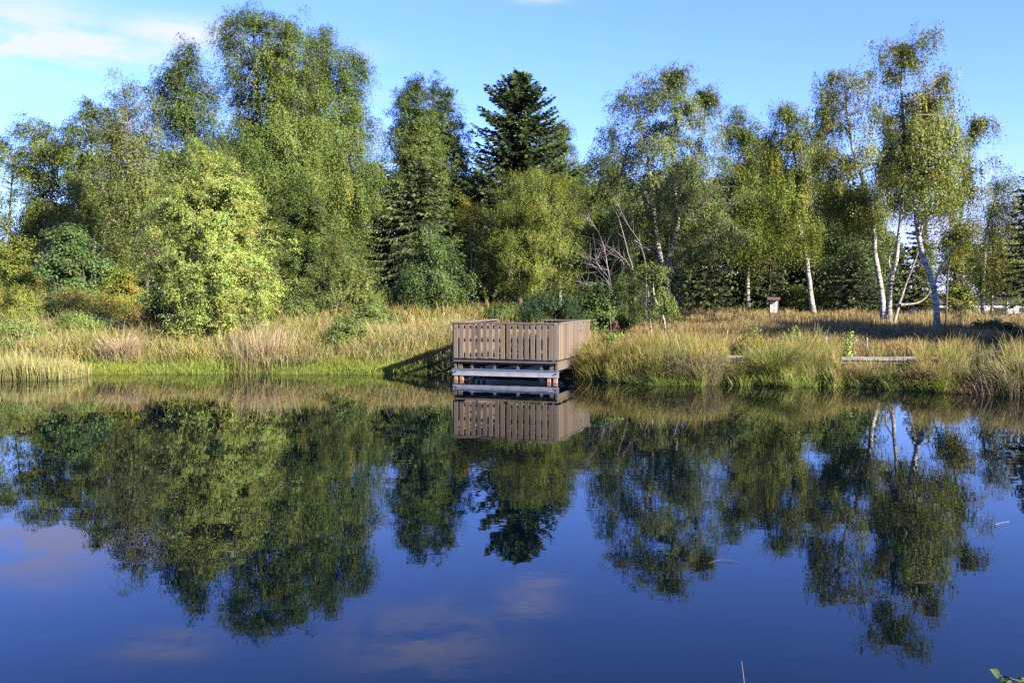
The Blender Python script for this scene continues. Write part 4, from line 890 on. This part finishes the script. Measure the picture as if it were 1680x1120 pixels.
def car(label, px, Y, yaw, paint, name='parked_car'):
    x = (px - 840) * Y / F; z = gz(x, Y); e = thing(name, (x, Y, z), label, 'car'); e.rotation_euler = (0, 0, yaw)
    pm = surf('car_paint', simple([(.3, tuple(np.array(paint) * .95)), (.8, paint)], sc=2, bump=False), .25, .6)
    prof = [(-2.1, .35), (-2.15, .62), (-2.05, .88), (-1.7, .95), (-1.05, .98), (-.35, 1.42), (.7, 1.46), (1.35, 1.35), (1.95, .95), (2.12, .85), (2.12, .4), (1.9, .28), (-1.9, .28)]
    n = len(prof); V = []
    for k, yy in enumerate((-.85, -.62, .62, .85)):
        for (a, b) in prof:
            V.append((a * (.985 if k in (0, 3) else 1), yy if b < 1.0 else yy * .86, b))
    Q = []
    for k in range(3):
        for i in range(n): j = (i + 1) % n; Q.append((k * n + i, k * n + j, (k + 1) * n + j, (k + 1) * n + i))
    me = mesh('body', V, Q, mat=pm, parent=e, smooth=False)
    bm_ = me.data
    import bmesh
    b = bmesh.new(); b.from_mesh(bm_); b.verts.ensure_lookup_table()
    b.faces.new([b.verts[i] for i in range(n)][::-1]); b.faces.new([b.verts[3 * n + i] for i in range(n)]); bmesh.ops.recalc_face_normals(b, faces=b.faces[:]); b.to_mesh(bm_); b.free()
    for sgn in (-1, 1):
        yy = sgn * .765
        V = [(-.9, sgn * .80, 1.0), (1.5, sgn * .80, 1.0), (1.15, sgn * .745, 1.36), (-.32, sgn * .745, 1.38)]
        mesh('side_window', [(a, c + sgn * .035, d) for a, c, d in V], [(0, 1, 2, 3)], mat=M['darkglass'], parent=e)
    mesh('windscreen', [(-1.07, -.6, 1.0), (-1.07, .6, 1.0), (-.42, .52, 1.41), (-.42, -.52, 1.41)], [(0, 1, 2, 3)], mat=M['darkglass'], parent=e)
    for wx in (-1.3, 1.3):
        for wy in (-.82, .82):
            t, q = tubes(np.array([[(wx, wy - .1, .31), (wx, wy + .1, .31)]]), np.full((1, 2), .31), 16)
            ty = mesh('wheel', t, q, tris=[(0, i, i + 1) for i in range(2, 0)] or None, mat=M['dark'], parent=e)
            t, q = tubes(np.array([[(wx, wy + math.copysign(.09, wy), .31), (wx, wy + math.copysign(.115, wy), .31)]]), np.array([[.2, .02]]), 12); mesh('rim', t, q, mat=M['steel'], parent=ty)
    return e
car('blue car parked in front of the long low hall', 1620, 96, R(20), (.03, .07, .28))
car('white car parked right of the blue car at the long low hall', 1652, 100, R(15), (.7, .72, .74))

# ------------------------------------------------------------------ small things on the water and by the camera
def twig(label, pts, r, mat, name='floating_twig', cat='twig', z=.0):
    P = np.array(pts, float); O = P[0].copy(); P = resample(P, 10); t, q = tubes((P - O)[None], np.linspace(r, r * .5, 10)[None], 6)
    o = mesh(name, t, q, mat=M[mat], smooth=True); o.location = O; return tag(o, label, cat)
def wpt(px, py, z=0.):
    c, s = math.cos(PITCH), math.sin(PITCH); a = (560 - py) / F; d = np.array([(px - 840) / F, c + a * s, -s + a * c]); t = (z - CAMH) / d[2]; return np.array([0, 0, CAMH]) + d * t
twig('pale straw floating on the water near the right edge', [wpt(1633, 860, .004), wpt(1644, 857, .008), wpt(1656, 855, .004)], .0035, 'paletwig')
twig('dark bent twig lying on the water below the white-limbed birch reflection', [wpt(1160, 924, -.004), wpt(1180, 918, .012), wpt(1200, 919, .012), wpt(1219, 923, -.004)], .003, 'bark')
a = wpt(1222, 1135, -.05); twig('thin pale reed stalk rising from the water at the bottom edge', [a, a + np.array([-.008, 0, .09]), a + np.array([-.02, .01, .19])], .0022, 'paletwig', 'reed_stalk', 'reed')
# leafy shoot on the near bank, reaching into the bottom right corner
e = thing('leafy_branch', (2.35, 3.3, gz(2.35, 3.3)), 'leafy twig with broad green leaves reaching into the bottom right corner', 'branch'); O = np.array(e.location)
tip = at(1637, 1106, 4.1); P = resample([O + [0, 0, -.05], O + np.array([.05, .2, .35]), at(1720, 1150, 4.25), at(1690, 1124, 4.2), at(1662, 1113, 4.12), tip], 48)
t, q = tubes((P - O)[None], np.linspace(.005, .0012, 48)[None], 6); mesh('stem', t, q, mat=M['bark'], parent=e, smooth=True)
rg = np.random.default_rng(8); LV, LQ, LC = [], [], []
for k, (px, py, L, an, tilt) in enumerate([(1637, 1107, .062, 2.4, .3), (1648, 1112, .07, -.9, .2), (1657, 1119, .06, -2.2, .5), (1672, 1116, .07, -.4, .4), (1684, 1108, .07, 1.0, .2), (1690, 1120, .07, -1.2, .3), (1664, 1124, .06, -1.8, .2)]):
    c = at(px, py, 4.1 + rg.normal(0, .03)) - O; u = np.array([math.cos(an), -.3, math.sin(an)]); u = nrm(u); nn = nrm(np.array([.4 * rg.normal(), -.7, .8])); v = nrm(np.cross(nn, u)); nn = np.cross(u, v)
    s = np.linspace(0, 1, 9); w = np.sin(np.pi * s ** .8) * L * .30
    mid = c + u * ((s - .2) * L)[:, None] - nn * (.25 * L * (s - .3) ** 2)[:, None]
    b = len(LV) and sum(len(x) for x in LV) or 0
    LV.append(np.concatenate([mid + v * w[:, None] + nn * (w * .35)[:, None], mid, mid - v * w[:, None] + nn * (w * .35)[:, None]]))
    for j in range(8):
        LQ += [(b + j, b + j + 1, b + 9 + j + 1, b + 9 + j), (b + 9 + j, b + 9 + j + 1, b + 18 + j + 1, b + 18 + j)]
    LC.append(np.tile(np.array([.05, .105, .018]) * rg.uniform(.6, 1.5), (27, 1)))
mesh('leaves', np.concatenate(LV), LQ, mat=M['leaf'], parent=e, col=np.concatenate(LC), smooth=True)

# ------------------------------------------------------------------ light, sky, camera
wd = bpy.data.worlds.new('World'); bpy.context.scene.world = wd; wd.use_nodes = True
N, L = wd.node_tree.nodes, wd.node_tree.links; N.clear()
sky = N.new('ShaderNodeTexSky'); sky.sky_type = 'NISHITA'; sky.sun_disc = False; sky.sun_elevation = SUN_EL
sky.sun_rotation = math.atan2(SUN_AZ[0], SUN_AZ[1]); sky.air_density = 1.0; sky.dust_density = .1; sky.ozone_density = 2.6; sky.altitude = 100
tc = N.new('ShaderNodeTexCoord'); sp = N.new('ShaderNodeSeparateXYZ'); L.new(tc.outputs['Generated'], sp.inputs[0])
def mt(op, a, b=None, c=None, clamp=False):
    n = node(N, 'ShaderNodeMath', operation=op, use_clamp=clamp)
    for i, x in enumerate((a, b, c)):
        if x is None: continue
        if isinstance(x, (int, float)): n.inputs[i].default_value = x
        else: L.new(x, n.inputs[i])
    return n.outputs[0]
azn = mt('ARCTAN2', sp.outputs[0], sp.outputs[1]); eln = mt('ARCSINE', sp.outputs[2])
def cl(px, py, rx, ry, k):
    a = math.atan((px - 840) / F); e_ = math.atan((HOR - py) / F * math.cos(a))
    dx = mt('DIVIDE', mt('SUBTRACT', azn, a), rx / F); dy = mt('DIVIDE', mt('SUBTRACT', eln, e_), ry / F)
    r2 = mt('ADD', mt('MULTIPLY', dx, dx), mt('MULTIPLY', dy, dy))
    return mt('MULTIPLY', mt('EXPONENT', mt('MULTIPLY', r2, -1.0)), k)
CL = [(100, 80, 180, 26, 1.5), (300, 62, 105, 24, 1.1), (15, 15, 65, 22, .6), (885, 3, 42, 9, .75), (150, 150, 40, 14, .35), (625, 165, 22, 10, .25), (590, 92, 45, 14, .3), (1570, 385, 110, 62, 1.15), (1640, 470, 140, 30, 1.1),
      (690, -95, 125, 46, 1.0), (262, -104, 70, 22, 1.0), (865, -30, 50, 24, .9), (730, -40, 40, 18, .6), (60, 42, 110, 40, .9), (-400, 60, 300, 40, .8), (2300, 200, 350, 60, .7), (20, 60, 60, 40, .5)]
tot = None
for c_ in CL:
    k = cl(*c_); tot = k if tot is None else mt('MAXIMUM', tot, k)
mp = N.new('ShaderNodeMapping'); mp.inputs['Scale'].default_value = (9, 9, 34); L.new(tc.outputs['Generated'], mp.inputs[0])
nz = N.new('ShaderNodeTexNoise'); nz.inputs['Scale'].default_value = 1.3; nz.inputs['Detail'].default_value = 7; nz.inputs['Roughness'].default_value = .58; nz.inputs['Distortion'].default_value = .4
L.new(mp.outputs[0], nz.inputs['Vector'])
fac = mt('MULTIPLY', tot, mt('MULTIPLY_ADD', nz.outputs[0], 6.0, -2.1, clamp=True), clamp=True)
hs_ = node(N, 'ShaderNodeMix', data_type='RGBA', blend_type='MULTIPLY'); hs_.inputs[0].default_value = 1; L.new(sky.outputs[0], hs_.inputs[6]); hs_.inputs[7].default_value = (.65, .785, 1.55, 1)
mx = node(N, 'ShaderNodeMix', data_type='RGBA'); L.new(fac, mx.inputs[0]); L.new(hs_.outputs[2], mx.inputs[6]); mx.inputs[7].default_value = (3.15, 3.45, 6.4, 1)
bg = N.new('ShaderNodeBackground'); bg.inputs[1].default_value = .057; L.new(mx.outputs[2], bg.inputs[0])
wo = N.new('ShaderNodeOutputWorld'); L.new(bg.outputs[0], wo.inputs[0])

sl = bpy.data.lights.new('sun', 'SUN'); sl.energy = 5.0; sl.angle = R(.53); sl.color = (1, .89, .72)
so = bpy.data.objects.new('sun', sl); C.objects.link(so)
h = math.hypot(*SUN_AZ); sd = Vector((SUN_AZ[0] / h * math.cos(SUN_EL), SUN_AZ[1] / h * math.cos(SUN_EL), math.sin(SUN_EL)))
so.rotation_euler = sd.to_track_quat('Z', 'Y').to_euler(); so.location = (40, -30, 40)

cam = bpy.data.cameras.new('camera'); cam.lens = 36 * F / 1680; cam.sensor_width = 36; cam.clip_end = 5000; cam.clip_start = .05
co = bpy.data.objects.new('camera', cam); C.objects.link(co); co.location = (0, 0, CAMH); co.rotation_euler = (R(90) - PITCH, 0, 0)
sc = bpy.context.scene; sc.camera = co
sc.view_settings.view_transform = 'Standard'; sc.view_settings.look = 'None'; sc.view_settings.gamma = 1; sc.view_settings.exposure = 2.28
cy = sc.cycles; cy.max_bounces = 6; cy.diffuse_bounces = 3; cy.glossy_bounces = 3; cy.transmission_bounces = 3; cy.transparent_max_bounces = 4; cy.caustics_reflective = False; cy.caustics_refractive = False
cy.sample_clamp_indirect = 6

cy.use_denoising = False
